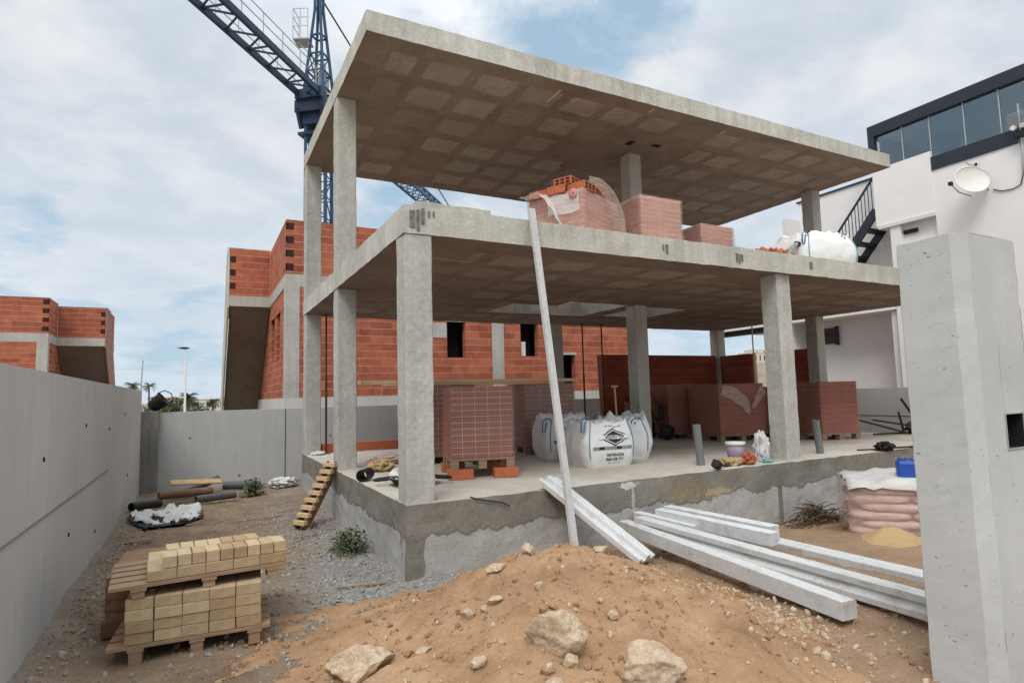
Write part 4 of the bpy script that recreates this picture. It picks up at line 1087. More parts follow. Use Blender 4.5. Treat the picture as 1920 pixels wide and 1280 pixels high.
# ------------------------------------------------------------------ things on the ground floor
def pallet_parts(p, w_, d_, z0=0., hgt=.125, mat='woodold', feet=3):
    """pallet deck, runners and blocks as children of p, local coords, corner at origin"""
    dk = MB(); n = 6
    for k in range(n):
        y = d_*k/n; dk.box(-.01, w_+.01, y, y+d_/n*.78, z0+hgt-.022, z0+hgt)
    dk.build('deck', mat, p)
    b = MB()
    for k in range(3):
        x = (w_-.10)*k/2
        b.box(x, x+.10, .0, .12, z0+.002, z0+hgt-.024).box(x, x+.10, d_*.46, d_*.46+.12, z0+.002, z0+hgt-.024).box(x, x+.10, d_-.12, d_, z0+.002, z0+hgt-.024)
    o_ = b.build('block', mat, p); merge(o_); loose(o_)


def wrapped(label, x, y, z, rz, w_, d_, hgt, mats=('stack', 'stack_side'), film='film', feet=None, group='shrink wrapped brick pallets', wood='woodold', pal=.125, bulge=.012, name='brick_pallet'):
    p = thing(name, label, 'brick pallet', (x, y, z), rz, group)
    zo = 0.
    if feet:
        for fx, fy in feet: MB().box(fx, fx+.30, fy, fy+.22, 0.002, .115).build('support_brick', 'redbrick', p, bevel=.004)
        zo = .115
    pallet_parts(p, w_, d_, zo, pal, wood)
    z0 = zo+pal+.002
    s = MB(); vs_ = [(.01, .01), (w_-.01, .01), (w_-.01, d_-.01), (.01, d_-.01)]
    def quad(a, b, mi): s.add([(*a, z0), (*b, z0), (*b, z0+hgt), (*a, z0+hgt)], [(0, 1, 2, 3)], mi)
    quad(vs_[0], vs_[1], 0); quad(vs_[1], vs_[2], 1); quad(vs_[2], vs_[3], 0); quad(vs_[3], vs_[0], 1)
    s.add([(*v, z0+hgt) for v in vs_], [(0, 1, 2, 3)], 1); s.add([(*v, z0) for v in vs_], [(3, 2, 1, 0)], 1)
    s.build('brick_stack', list(mats), p)
    if film:
        f = gridbox(-.004, w_+.004, -.004, d_+.004, z0-.03, z0+hgt+.006, .07).build('film_wrap', film, p); merge(f)
        for v in f.data.vertices:
            c = v.co; k = fbm(c.x*5+x, c.y*5+y, c.z*3, 4)
            ox = (1 if c.x > w_/2 else -1) if abs(c.x-w_/2) > w_/2-.01 else 0; oy = (1 if c.y > d_/2 else -1) if abs(c.y-d_/2) > d_/2-.01 else 0
            v.co = c+Vector((ox, oy, 0))*(.004+bulge*abs(k))+Vector((0, 0, .006*k if c.z > z0+hgt-.05 else 0))
        for q in f.data.polygons: q.use_smooth = True
    return p


wrapped('wrapped brick pallet on loose red bricks, left behind the corner column', .975, 1.33, 0, R(-15.4), .79, .92, .87, feet=((-.03, -.06), (.53, -.06), (-.03, .70), (.53, .70)), wood='woodold')
wrapped('dark wrapped brick pallet behind the left brick pallet, under the long plank', 1.15, 3.05, 0, R(-6), .9, .9, 1.05)
wrapped('half hidden wrapped brick pallet under the right end of the long plank', 3.15, 3.4, 0, R(-8), .95, .85, 1.05, film='film_up')
wrapped('wrapped brick pallet on the right with both faces visible, beyond the front column', 8.52, 1.71, 0, R(-12), .87, 1.05, .96, mats=('stack_side', 'stack_side'))
wrapped('wrapped brick pallet with torn film, just left of the front column', 7.05, 2.78, 0, R(-10), 1.05, 1.0, .97, mats=('stack_side', 'stack_side'))
wrapped('wrapped brick pallet next to the concrete mixer at the back', 6.85, 3.95, 0, R(-8), 1.0, .95, .99, mats=('stack_side', 'stack_side'))
wrapped('wrapped low brick pallet behind the right hand pallets', 8.3, 3.0, 0, R(-10), 1.0, .9, .90, mats=('stack_side', 'stack_side'))
# torn film on the pallets
def ribbon(name, label, pts, wd, mat, cat, seed=0, up=(0, 0, 1), parent=None):
    mb = MB(); pts = [Vector(p) for p in pts]; n = 22; L = []
    for i in range(n+1):
        t = i/n*(len(pts)-1); k = min(int(t), len(pts)-2); f = t-k; L.append(pts[k].lerp(pts[k+1], f))
    vv = []; m = 6
    for i, p in enumerate(L):
        d = (L[min(i+1, n)]-L[max(i-1, 0)]).normalized(); s = d.cross(Vector(up)); s = s.normalized() if s.length > 1e-5 else Vector((1, 0, 0)); nn = s.cross(d)
        w_ = wd(i/n) if callable(wd) else wd
        for j in range(m+1): a = j/m-.5; vv.append(p+s*a*w_+nn*(.03*fbm(i*.35+seed, j*.6, 0, 3)))
    fs = [(i*(m+1)+j, i*(m+1)+j+1, (i+1)*(m+1)+j+1, (i+1)*(m+1)+j) for i in range(n) for j in range(m)]
    mb.add(vv, fs, 0, True); o = mb.build(name, mat, parent, fix=False); s_ = o.modifiers.new('thickness', 'SOLIDIFY'); s_.thickness = .002
    return tag(o, label, cat) if label else o


ribbon('loose_film', 'torn clear film hanging down the front of the middle right pallet', [(7.10, 2.745, .99), (7.38, 2.696, .90), (7.62, 2.653, .72), (7.70, 2.64, .52)], lambda t: .20+.10*math.sin(t*3)-.12*t, 'film_up', 'plastic film', 2, (0, 1, .2))
ribbon('loose_film', 'torn clear film bunched up against the right front column', [(8.06, 2.575, .98), (7.90, 2.60, .80), (7.78, 2.62, .62)], lambda t: .26-.18*t, 'film_up', 'plastic film', 5, (0, 1, .2))

pk = MB(); pk.box(.42, 4.32, 3.52, 3.74, 1.214, 1.268).box(.75, 3.2, 3.50, 3.66, 1.186, 1.211)
tag(pk.build('scaffold_plank', plain('brightened_plank', (.80, .58, .34), .8, 0, .22, 9, .2, stretch=(.3, 6, 6)), bevel=.004), 'long pine planks lying across the brick pallets under the first floor', 'plank')  # pine colour raised to paint in light the shaded plank lacks

# big bags
def bagpt(a, b, c, W_, D_, H_, seed, sag):
    """point of the bag surface; a,b,c in -1..1 on the cube"""
    p = 6.; k = (abs(a)**p+abs(b)**p)**(1/p); k = max(k, 1e-6); m_ = max(abs(a), abs(b)); x, y = a*m_/k if k else 0, b*m_/k
    t = (c+1)/2; bl = 1+.12*math.sin(min(1, t*1.1)*3.14)-.05*(1-t)**4-.10*t**4
    x *= bl; y *= bl
    z = t*H_+(.10*H_*sag*(1.5*fbm(a*1.9+seed, b*1.9, 0, 4)-.9*(1-max(abs(a), abs(b))))*t**3)
    wv = .011*fbm(x*3+seed, y*3, z*5, 4)
    return Vector((x*(W_/2+wv), y*(D_/2+wv), z))


def bigbag(label, x, y, z, rz, W_, D_, H_, seed, printed=True, sag=1., group='white big bags of building sand'):
    p = thing('big_bag', label, 'big bag', (x, y, z), rz, group); mb = MB(); n = 22
    for ax_ in range(3):
        for sg in (-1, 1):
            if ax_ == 2 and sg < 0: continue
            vv = []
            for i in range(n+1):
                for j in range(n+1):
                    q = [0, 0, 0]; q[ax_] = sg; q[(ax_+1) % 3] = 2*i/n-1; q[(ax_+2) % 3] = 2*j/n-1; vv.append(bagpt(*q, W_, D_, H_, seed, sag))
            mb.add(vv, [(i*(n+1)+j, i*(n+1)+j+1, (i+1)*(n+1)+j+1, (i+1)*(n+1)+j) for i in range(n) for j in range(n)], 0, True)
    o = mb.build('bag_body', 'bagwhite', p); merge(o, .001)
    st = MB()
    for a, b in ((-1, -1), (1, -1), (1, 1), (-1, 1)):
        pts = [bagpt(a*.93, b*.93 if abs(b) == 1 else b, 2*k/10-1, W_, D_, H_, seed, sag) for k in range(11)]
        pts = [q+Vector((a*.004, b*.012, 0)) for q in [bagpt(a*.86, b, 2*k/10-1, W_, D_, H_, seed, sag) for k in range(2, 11)]]
        st.tube(pts, .0065, 6)
    o_ = st.build('seam_strap', 'strap', p); loose(o_)
    lp = MB()
    for a in ((-1,) if printed else (-1, 1)):
        e = bagpt(a*.86, -1, 1, W_, D_, H_, seed, sag)
        lp.tube([e+Vector((-.01, 0, 0)), e+Vector((-.03, -.01, .035)), e+Vector((-.09, -.02, .04)), e+Vector((-.15, -.03, .0)), e+Vector((-.17, -.05, -.16)), e+Vector((-.13, -.045, -.17)), e+Vector((-.10, -.05, -.02))], .011, 6)
    loose(lp.build('lifting_loop', 'strap', p))
    if printed:
        def lay(polys, name, mat, lift):
            m_ = MB()
            for poly in polys:
                m_.add([bagpt(u, -1, w_, W_, D_, H_, seed, sag)+Vector((0, -lift, 0)) for u, w_ in poly], [tuple(range(len(poly)))])
            return m_.build(name, mat, p, fix=False)
        def sub(x0, x1, z0, z1, k=6): return [[(x0+(x1-x0)*i/k, z0), (x0+(x1-x0)*(i+1)/k, z0), (x0+(x1-x0)*(i+1)/k, z1), (x0+(x1-x0)*i/k, z1)] for i in range(k)]
        def dia(cx, cz, rx, rz_, k=12):
            out = []
            for i in range(-k, k):
                a0, a1 = i/k, (i+1)/k; out.append([(cx+a0*rx, cz-rz_*(1-abs(a0))), (cx+a1*rx, cz-rz_*(1-abs(a1))), (cx+a1*rx, cz+rz_*(1-abs(a1))), (cx+a0*rx, cz+rz_*(1-abs(a0)))])
            return [[q for i_, q in enumerate(o_) if q not in o_[:i_]] for o_ in out]
        cx = .10
        lay(dia(cx, .33, .60, .40), 'logo_diamond', 'ink', .006); lay(dia(cx, .33, .53, .34), 'logo_rim', 'bagwhite', .008); lay(dia(cx, .33, .47, .29), 'logo_field', 'ink', .010)
        lay(sub(cx-.62, cx+.62, .25, .42), 'logo_band', 'bagwhite', .012)
        cols_ = ('inkgrey', 'ink', 'inkteal', 'inkgrey', 'ink', 'inkteal', 'inkgrey')
        for i, m_ in enumerate(cols_): lay(sub(-.72+i*.215, -.72+(i+1)*.215-.01, -.22, -.08, 2), 'stripe', m_, .006)
        def text(s_, cx_, cz_, size, mat, lift=.007, bold=0.):
            cu = bpy.data.curves.new('t', 'FONT'); cu.body = s_; cu.size = 1; cu.align_x = 'CENTER'; cu.offset = bold
            t = bpy.data.objects.new('t', cu); col.objects.link(t); bpy.context.view_layer.update()
            me = bpy.data.meshes.new_from_object(t.evaluated_get(bpy.context.evaluated_depsgraph_get())); bpy.data.objects.remove(t)
            for v in me.vertices: v.co = bagpt(cx_+v.co.x*size*2/W_*.5, -1, cz_+v.co.y*size*2/H_*.5*1.0, W_, D_, H_, seed, sag)+Vector((0, -lift, 0))
            me.materials.append(M[mat]); o_ = bpy.data.objects.new('lettering', me); col.objects.link(o_); o_.parent = p
        text('VISANFER', cx, .275, .125, 'ink', .014, .02)
        text('RETIRADA', cx, -.52, .105, 'ink', .007, .025); text('968 428 711', cx, -.72, .105, 'ink', .007, .025); [lay(sub(cx-.26+i*.18, cx-.26+i*.18+.15, -.845, -.82, 2), 'print_line', 'inkgrey', .006) for i in range(3)]
        for i in range(4): lay(sub(cx-.36+i*.19, cx-.36+i*.19+.15, .80, .84, 2), 'print_line', 'inkgrey', .006)
    return p


bigbag('full white printed big bag in front with black diamond logo', 3.27, 1.50, 0, R(-6), .76, .74, .60, 3)
bigbag('white printed big bag left behind the front one, partly hidden by the leaning white batten', 3.38, 2.62, 0, R(-12), .74, .78, .64, 8)
bigbag('plain white big bag right behind the printed front bag', 4.10, 2.0, 0, R(-35), .78, .76, .62, 12, False, 1.8)

# white batten leaning on the first floor slab edge
bt = MB(); bt.bar((1.46, -.62, -.62), (1.405, -.055, 2.99), .072, .045)
tag(bt.build('leaning_batten', 'styro2', bevel=.004), 'long white batten leaning upright against the first floor slab', 'batten')


def profile(name, label, a, b, poly, mat, cat, group=None, roll=0., rough=.002, up_=(0, 0, 1), gap=0):
    """length of moulding: cross-section poly (side, height) swept from a to b"""
    a, b = Vector(a), Vector(b); d = (b-a).normalized(); s = d.cross(Vector(up_)).normalized(); u = s.cross(d); n = len(poly); K = 26
    vv = []
    for k in range(K+1):
        c = a.lerp(b, k/K)
        for px, pz in poly: vv.append(c+s*px+u*pz+Vector((fbm(k*.9, px*40, pz*40, 3), 0, fbm(k*.8+5, px*40, pz*40, 3)))*rough)
    fs = [(k*n+i, k*n+(i+1) % n, (k+1)*n+(i+1) % n, (k+1)*n+i) for k in range(K) for i in range(n)]+[tuple(reversed(range(n))), tuple(range(K*n, K*n+n))]
    o = MB().add(vv, fs).build(name, mat); b_ = o.modifiers.new('bevel', 'BEVEL'); b_.width = .004; b_.segments = 1
    return tag(o, label, cat, group)


G = 'white foam cornice pieces on the sand'
corn = [(-.07, 0), (.08, 0), (.08, .045), (.045, .06), (.035, .085), (.06, .10), (.06, .15), (-.07, .15)]
tee = [(-.15, 0), (.15, 0), (.15, .055), (.10, .055), (.085, .022), (.03, .022), (.02, .07), (-.04, .07), (-.05, .022), (-.10, .022), (-.11, .04), (-.15, .04)]
profile('cornice_piece', 'white ridged cornice piece sloping from the plinth edge down to the sand heap', (1.584, .112, .072), (1.99, -.985, -.575), tee, 'styro', 'cornice', G)
profile('cornice_piece', 'nearest white square beam, its cut end pointing at the viewer', (2.36, -.20, -.50), (2.03, -2.93, -.505), [(-.075, 0), (.06, 0), (.06, .125), (-.06, .125), (-.075, .11)], 'styro2', 'cornice', G)
profile('cornice_piece', 'longest white moulded cornice running out behind the gate pillar', (2.44, -.35, -.47), (2.545, -3.42, -.525), corn, 'styro2', 'cornice', G)
profile('cornice_piece', 'white cornice behind the longest one, seen only at its right part', (3.36, -.50, -.60), (3.43, -2.95, -.60), [(-.07, 0), (.07, 0), (.07, .09), (.03, .11), (-.07, .11)], 'styro2', 'cornice', G)
profile('cornice_piece', 'short white foam block lying on top of the cornices in front', (2.76, -.30, -.40), (2.84, -1.72, -.40), [(-.065, 0), (.055, 0), (.055, .12), (-.065, .12)], 'styro', 'cornice', G)
profile('cornice_piece', 'short white foam block lying furthest back in the cornice stack', (3.0, -.18, -.43), (3.08, -1.55, -.42), [(-.06, 0), (.07, 0), (.07, .14), (-.06, .14)], 'styro', 'cornice', G)
profile('cornice_piece', 'white foam end piece peeping out left of the short blocks', (2.66, -.05, -.43), (2.72, -.9, -.44), [(-.05, 0), (.05, 0), (.05, .09), (-.05, .09)], 'styro', 'cornice', G)

# objects standing on the slab edge
def pipe(name, label, a, b, r, mat, cat='pipe', group=None, hollow=True):
    mb = MB(); a, b = Vector(a), Vector(b); d = (b-a).normalized()
    mb.tube([a, b], r, 18, cap=not hollow)
    if hollow:
        mb.tube([a, b], r*.86, 18, cap=False)
        for q in (a, b):
            x = d.orthogonal().normalized(); y = d.cross(x)
            ring = [q+(x*math.cos(2*math.pi*k/18)+y*math.sin(2*math.pi*k/18))*rr_ for rr_ in (r, r*.86) for k in range(18)]
            mb.add(ring, [(k, (k+1) % 18, 18+(k+1) % 18, 18+k) for k in range(18)])
    return tag(mb.build(name, mat, fix=False), label, cat, group)


pipe('drain_pipe', 'grey drain pipe stub standing left of the front column by the bucket', (4.23, .50, -.05), (4.20, .52, .54), .053, 'pvc')
pipe('drain_pipe', 'grey drain pipe stub standing right of the front column', (6.60, .42, -.05), (6.50, .40, .50), .053, 'pvc')
pipe('drain_pipe', 'grey pipe end sticking out of the ground at the plinth foot', (5.83, -.02, -.72), (6.05, -.70, -.76), .055, 'pvc')
bk = thing('bucket', 'mauve and white plastic bucket left of the front column', 'bucket', (4.98, .58, 0))
MB().lathe([(.001, .002), (.105, .002), (.128, .24), (.115, .24), (.10, .02)], 24).build('bucket_body', 'purple', bk)
MB().lathe([(.125, .215), (.137, .22), (.137, .262), (.001, .266)], 24).build('lid', 'palew', bk)
def crumple(name, label, x, y, z, sx_, sy_, sz_, seed, mat, cat, amp=.28, freq=2., rz=0., box=.0, group=None):
    bm = bmesh.new(); bmesh.ops.create_icosphere(bm, subdivisions=5, radius=1)
    for v in bm.verts:
        c = v.co.copy(); p = 3.2 if box else 2.; k = (abs(c.x)**p+abs(c.y)**p+abs(c.z)**p)**(1/p); c /= k
        f = abs(fbm(c.x*freq*.62+seed, c.y*freq*.62, c.z*freq*.45, 2)); g_ = fbm(c.x*freq*1.3, c.y*freq*1.3+seed, c.z*freq*1.1, 3)
        c *= 1-amp*1.5*f+amp*.30*g_
        v.co = Vector((c.x*sx_, c.y*sy_, max(c.z, -.8)*sz_))
    me = bpy.data.meshes.new(name); bm.to_mesh(me); bm.free(); me.materials.append(M[mat])
    for q in me.polygons: q.use_smooth = True
    o = bpy.data.objects.new(name, me); col.objects.link(o); o.location = (x, y, z+.8*sz_*.93); o.rotation_euler.z = rz
    return tag(o, label, cat, group)


crumple('torn_sack', 'tall torn white sack leaning by the front column', 5.16, .30, 0, .105, .10, .24, 3, 'tarp', 'sack', .5, 2.2, box=1)
crumple('sack_scrap', 'pale blue scrap under the torn white sack', 5.09, .14, 0, .10, .05, .035, 13, 'inkteal', 'scrap', .4)
crumple('paper_sack', 'empty kraft paper sack lying on the plinth edge left of the bucket', 4.47, .20, 0, .19, .10, .065, 5, 'paper', 'sack', .35, 1.8, R(10), 1)
crumple('orange_rag', 'crumpled orange rag in front of the bucket', 4.74, .17, 0, .13, .09, .10, 7, 'orange', 'rag', .6, 2.4)
hm = thing('rubber_mallet', 'black mallet lying head down on the plinth edge', 'mallet', (4.0, .02, 0))
MB().box(-.075, .03, -.05, .05, .0, .095, 0, Matrix.Translation((0, 0, .02)) @ Euler((.2, .5, .4)).to_matrix().to_4x4()).build('head', 'rubber', hm, bevel=.012)
MB().tube([(.02, .0, .06), (.30, .10, .02)], .014).build('handle', 'rubber', hm)
cbm = MB()
rng = random.Random(3)
cbm.tube([(7.5, .05, .02), (7.75, .0, .04), (8.0, -.02, .03), (8.5, .05, .015)], .014).tube([(7.3, .3, .01), (7.7, .1, .02), (7.9, .15, .02)], .01)
cbo = cbm.build('cable_tail', 'cable'); cb_ = thing('cable_bundle', 'black cable bundle dropped on the plinth edge by the gate pillar', 'cable', (7.6, .05, 0)); cbo.parent = cb_; cbo.location = (-7.6, -.05, 0)
o = crumple('cable_coil', '', 0, 0, 0, .17, .13, .085, 21, 'cable', '', .6, 3); o.parent = cb_; del o['label'], o['category']
rb_ = thing('rebar_offcuts', 'dark rusty steel offcuts heaped by the low wall at right', 'rebar', (10.5, 1.6, 0))
mb = MB()
for a, b in (((9.6, 1.75, .35), (10.9, 1.5, .02)), ((10.9, 1.6, .72), (11.25, 1.4, .05)), ((10.4, 1.9, .3), (11.3, 1.3, .1)), ((9.9, 1.6, .05), (11.2, 1.6, .02)), ((10.6, 1.5, .45), (11.1, 1.7, .02))): mb.bar(a, b, .034)
mb.build('steel_bars', plain('dark_scrap_steel', (.05, .04, .036), .8, .2, .3, 14), wparent=rb_)
o = crumple('scrap_lump', '', 11.1, 1.45, 0, .25, .2, .16, 31, 'rust', '', .6, 3); o.parent = rb_; o.location -= rb_.location; del o['label'], o['category']

tag(MB().tube([(.66, .03, .012), (.70, -.022, -.004), (.80, -.022, -.03), (.90, -.022, -.05), (1.0, -.022, -.075), (1.07, -.024, -.115)], .007, 6).build('loose_cable', 'cable'), 'thin black cable hanging over the plinth edge right of the corner column', 'cable')
# around the corner column
tg = thing('rubber_trug', 'low black rubber tub behind the corner column', 'tub', (.48, 1.27, 0), R(-22))
MB().lathe([(.001, .012), (.20, .01), (.27, .075), (.295, .08), (.28, .095), (.255, .085), (.19, .03), (.001, .028)], 26).build('tub', 'rubber', tg)
mb = MB()
for s in (-1, 1): mb.tube([(s*.27, -.08, .08), (s*.40, -.06, .07), (s*.44, 0, .065), (s*.40, .06, .07), (s*.27, .08, .08)], .016)
loose(mb.build('handle', 'rubber', tg))
crumple('white_cloth', 'white cloth heaped in the black rubber tub behind the corner column', .46, 1.33, .03, .24, .17, .11, 15, 'tarp', 'cloth', .5, 2.4)
crumple('kraft_sack', 'crumpled yellowish paper sack by the second left column', .50, 2.72, 0, .21, .16, .10, 9, 'paper', 'sack', .5, 2.2)
crumple('dirty_rags', 'greyish plastic rags on the floor behind the yellowish sack', .95, 3.6, 0, .42, .22, .08, 19, 'cement', 'rags', .6, 3)
pb_ = pipe('pail', 'small black pail tipped over on the left plinth edge', (.02, 1.83, .075), (.16, 2.02, .08), .072, 'rubber', 'pail')
crumple('grout_lump', 'white mortar lump at the foot of the furthest left column', .2, 5.85, 0, .14, .10, .045, 29, 'tarp', 'mortar', .4)

# props, shovel, mixer
def rod(name, label, a, b, r, mat, cat, plates=True):
    p = thing(name, label, cat, a); a, b = Vector(a), Vector(b); d = b-a
    MB().tube([(0, 0, 0), d*.55], r, 10).build('outer_tube', mat, p); MB().tube([d*.55, d], r*.75, 10).build('inner_tube', mat, p)
    m_ = MB(); m_.box(-.06, .06, -.06, .06, 0.001, .008).box(d.x-.06, d.x+.06, d.y-.06, d.y+.06, d.z-.008, d.z-.001); m_.build('end_plate', mat, p)
    return p


rod('steel_prop', 'thin rusty steel prop by the furthest left column', (.37, 6.02, 0), (.37, 6.02, H1), .022, 'rust', 'prop')
rod('steel_prop', 'dark steel prop left of the upright board', (6.15, 5.95, 0), (6.15, 5.95, H1), .022, 'rust', 'prop')
rod('steel_prop', 'dark steel prop in front of the end of the back brick wall', (6.66, 5.9, 0), (6.66, 5.9, H1), .022, 'rust', 'prop')
rod('steel_prop', 'thin rusty steel prop at the opening in the right brick wall', (10.72, 5.0, 0), (10.72, 5.0, H1), .022, 'tan', 'prop')
o = MB().bar((6.72, 6.08, .05), (6.69, 6.12, 1.9), .075, .03).build('upright_board', 'woodold'); tag(o, 'upright wooden board leaning at the end of the back brick wall', 'board')
o = MB().bar((10.78, 4.98, .02), (10.78, 5.03, 1.9), .08, .03).build('upright_board', 'wood'); tag(o, 'pale upright board at the edge of the right wall opening', 'board')
sh = thing('shovel', 'shovel standing upright with its wooden handle up behind the big bags', 'shovel', (4.68, 2.85, 0))
MB().tube([(0, 0, .2), (.01, .06, 1.08)], .018).build('shaft', 'wood', sh); MB().tube([(-.055, .06, 1.10), (.075, .06, 1.10)], .017).build('grip', 'wood', sh)
MB().prism([(-.10, .02), (.10, .02), (.11, .22), (0, .28), (-.11, .22)], 'y', -.006, .006).build('blade', 'rust', sh)
mx = thing('concrete_mixer', 'dark concrete mixer with orange drum beside the back column', 'concrete mixer', (6.55, 4.3, 0), R(-20))
mtm = Matrix.Translation((-.12, 0, .66)) @ Euler((R(15), R(-38), 0)).to_matrix().to_4x4()
MB().lathe([(.001, -.34), (.22, -.33), (.33, -.12), (.33, .06), (.20, .32), (.18, .32), (.30, .05), (.001, -.25)], 24, 0, mtm).build('drum', plain('orange_drum', (.22, .075, .03), .7, 0, .3, 6), mx)
mb = MB(); mb.tube([(-.35, -.3, .02), (-.1, -.3, .75), (.3, -.3, .02)], .025).tube([(-.35, .3, .02), (-.1, .3, .75), (.3, .3, .02)], .025).tube([(.3, -.3, .1), (.3, .3, .1)], .025).tube([(-.35, -.3, .1), (-.35, .3, .1)], .025)
mb.build('frame', 'rubber', mx)
MB().lathe([(.001, -.025), (.16, -.025), (.16, .025), (.001, .025)], 18, 0, Matrix.Translation((.3, -.34, .16)) @ Matrix.Rotation(R(90), 4, 'X')).build('wheel', 'rubber', mx)
MB().lathe([(.001, -.025), (.16, -.025), (.16, .025), (.001, .025)], 18, 0, Matrix.Translation((.3, .34, .16)) @ Matrix.Rotation(R(90), 4, 'X')).build('wheel', 'rubber', mx)
MB().box(.05, .32, -.16, .16, .4, .7).build('motor_housing', 'rubber', mx, bevel=.02)
mb = MB(); mb.tube([(-.2+.28*math.cos(t), -.36, .75+.28*math.sin(t)) for t in [i*6.2832/20 for i in range(21)]], .014); mb.build('tilt_wheel', 'rust', mx)

# ------------------------------------------------------------------ first floor load
ZF = H1+T1
p1 = wrapped('tall wrapped brick pallet with loose bricks on top at the slab edge', 3.12, 1.42, ZF, R(24), 1.0, .98, .94, mats=('stack_up', 'stack_up'), film='film_up', bulge=.02)
wrapped('wrapped brick pallet in front of the upper centre column', 4.25, 1.50, ZF, R(0), .84, .98, 1.02, mats=('stack_up', 'stack_side'), film='film_up')
wrapped('lower wrapped brick pallet furthest right on the first floor', 6.02, 2.0, ZF, R(0), .80, .95, .90, mats=('stack_up', 'stack_side'), film='film_up')
rng = random.Random(8)
mtp = Matrix.Translation((3.12, 1.42, ZF+.125+.945)) @ Matrix.Rotation(R(24), 4, 'Z')
def ord_(i): return ('first', 'second', 'third', 'fourth', 'fifth', 'sixth', 'seventh', 'eighth', 'ninth', 'tenth')[i]
spare_bricks = [(-.02, .62, 0, .08, 'orange hollow brick at the left end on the tall wrapped pallet'), (-.04, .28, 0, .05, 'orange hollow brick second from the left on the tall wrapped pallet'), (.02, -.02, 0, -.06, 'orange hollow brick at the near corner of the tall wrapped pallet'), (.30, .30, 0, .04, 'orange hollow brick in the middle of the tall wrapped pallet'),
         (.62, .05, 0, .0, 'orange hollow brick at the right end of the tall wrapped pallet'), (.02, .20, .125, .03, 'upper orange brick lying flat on the other loose bricks'), (.60, .10, .125, -.1, 'topmost orange brick with its holes showing at the right'), (.33, .0, 0, .12, 'orange hollow brick beside the right end brick on the tall pallet')]
for x, y, z, a, lab in spare_bricks:
    q = mtp @ Vector((x, y, z+.004)); b = thing('hollow_brick', lab, 'brick', q, R(24)+a, 'loose bricks on the tall wrapped pallet')
    MB().box(0, .30, 0, .31, 0, .12).build('brick_body', 'redbrick', b, bevel=.004)
    hb = MB()
    for i in range(3):
        for j in range(2): hb.box(.03+i*.09, .09+i*.09, -.003, .01, .015+j*.05, .05+j*.05); hb.box(-.003, .01, .03+i*.09, .09+i*.09, .015+j*.05, .05+j*.05) if z else None
    hb.build('brick_hole', 'brick_edge', b)
W_ = lambda x, y, z: mtp @ Vector((x, y, z))
ribbon('film_flap', '', [W_(-.06, .98, .02), W_(-.10, .62, .03), W_(-.12, .45, -.22), W_(-.09, .28, -.62)], lambda t: .30-.2*t, 'film_white', '', 3, (0, 0, 1), None)
o = bpy.context.scene.objects[-1] if False else bpy.data.objects['film_flap']; tag(o, 'loose white film flap hanging off the left face of the tall pallet', 'plastic film')
lab_ = MB(); vv = []
for i in range(9):
    for j in range(5): vv.append(W_(-.022-.012*math.sin(i)*math.sin(j), .60-.55*i/8, -.02-.30*j/4+.02*math.sin(i*.9)))
lab_.add(vv, [(i*5+j, i*5+j+1, (i+1)*5+j+1, (i+1)*5+j) for i in range(8) for j in range(4)], 0, True)
o = lab_.build('film_sheet', 'film_white', fix=False); tag(o, 'pale printed film sheet draped over the top of the tall pallet', 'plastic film')
ribbon('film_hood', 'milky film pulled up and bunched over the right corner of the tall pallet', [W_(.10, -.05, .14), W_(.40, -.06, .16), W_(.70, -.07, .04), W_(.94, -.06, -.22), W_(1.04, -.02, -.60), W_(1.05, -.01, -.93)], lambda t: .10+.22*t, 'film_up', 'plastic film', 9, (.3, .9, .2))
lg = MB(); lg.lathe([(.02, 0), (.075, 0), (.075, .004), (.02, .004)], 20, 0, Matrix.Translation(W_(-.04, .14, -.06)) @ Euler((0, R(-90), R(24))).to_matrix().to_4x4())
lgo = lg.build('round_print', plain('faded_red_print', (.62, .25, .25), .7)); tag(lgo, 'faded red round print on the film of the tall pallet', 'print')
bigbag('plain white big bag on the first floor by the right upper column', 7.35, .85, ZF, R(-12), 1.05, .85, .62, 22, False, 1.6)
crumple('red_brick_heap', 'dark red broken bricks heaped on the first floor left of the white bag', 6.55, 1.0, ZF, .45, .3, .22, 33, 'redbrick', 'brick heap', .6, 3, box=1)
gd = thing('angle_grinder', 'grey power tool lying on the brick heap beside the white bag', 'power tool', (6.55, .62, ZF+.30))
MB().tube([(-.12, 0, -.12), (.0, 0, .02), (.14, .02, .10)], [.03, .04, .035]).build('body', 'inkgrey', gd); MB().tube([(.12, .02, .10), (.19, .03, .10)], .045).build('head', 'rubber', gd)

# ------------------------------------------------------------------ left yard: block pallets, junk
MBK = ('block', 'block2', 'block3')
sx0, sy0, ang = -2.14, -.70, R(-4)
gp0 = surf(-1.75, -.6)
def euro(label, x, y, z, rz, w_, d_, q=1.):
    p = thing('wooden_pallet', label, 'pallet', (x, y, z), rz, 'wooden pallets in the yard')
    for k in range(5): MB().box(-.10, w_+.03, d_*k/5, d_*k/5+d_/5*.72, .122*q-.022, .122*q).build('deck_board', 'woodold', p)
    for k in range(3):
        xx = .03+(w_-.14)*k/2
        for yy in (.005, d_*.45, d_-.13): MB().box(xx, xx+.075, yy, yy+.11, 0, .122*q-.046).build('block', 'woodold', p)
        MB().box(xx-.008, xx+.085, 0, d_, .122*q-.044, .122*q-.023).build('runner', 'woodold', p)
    return p


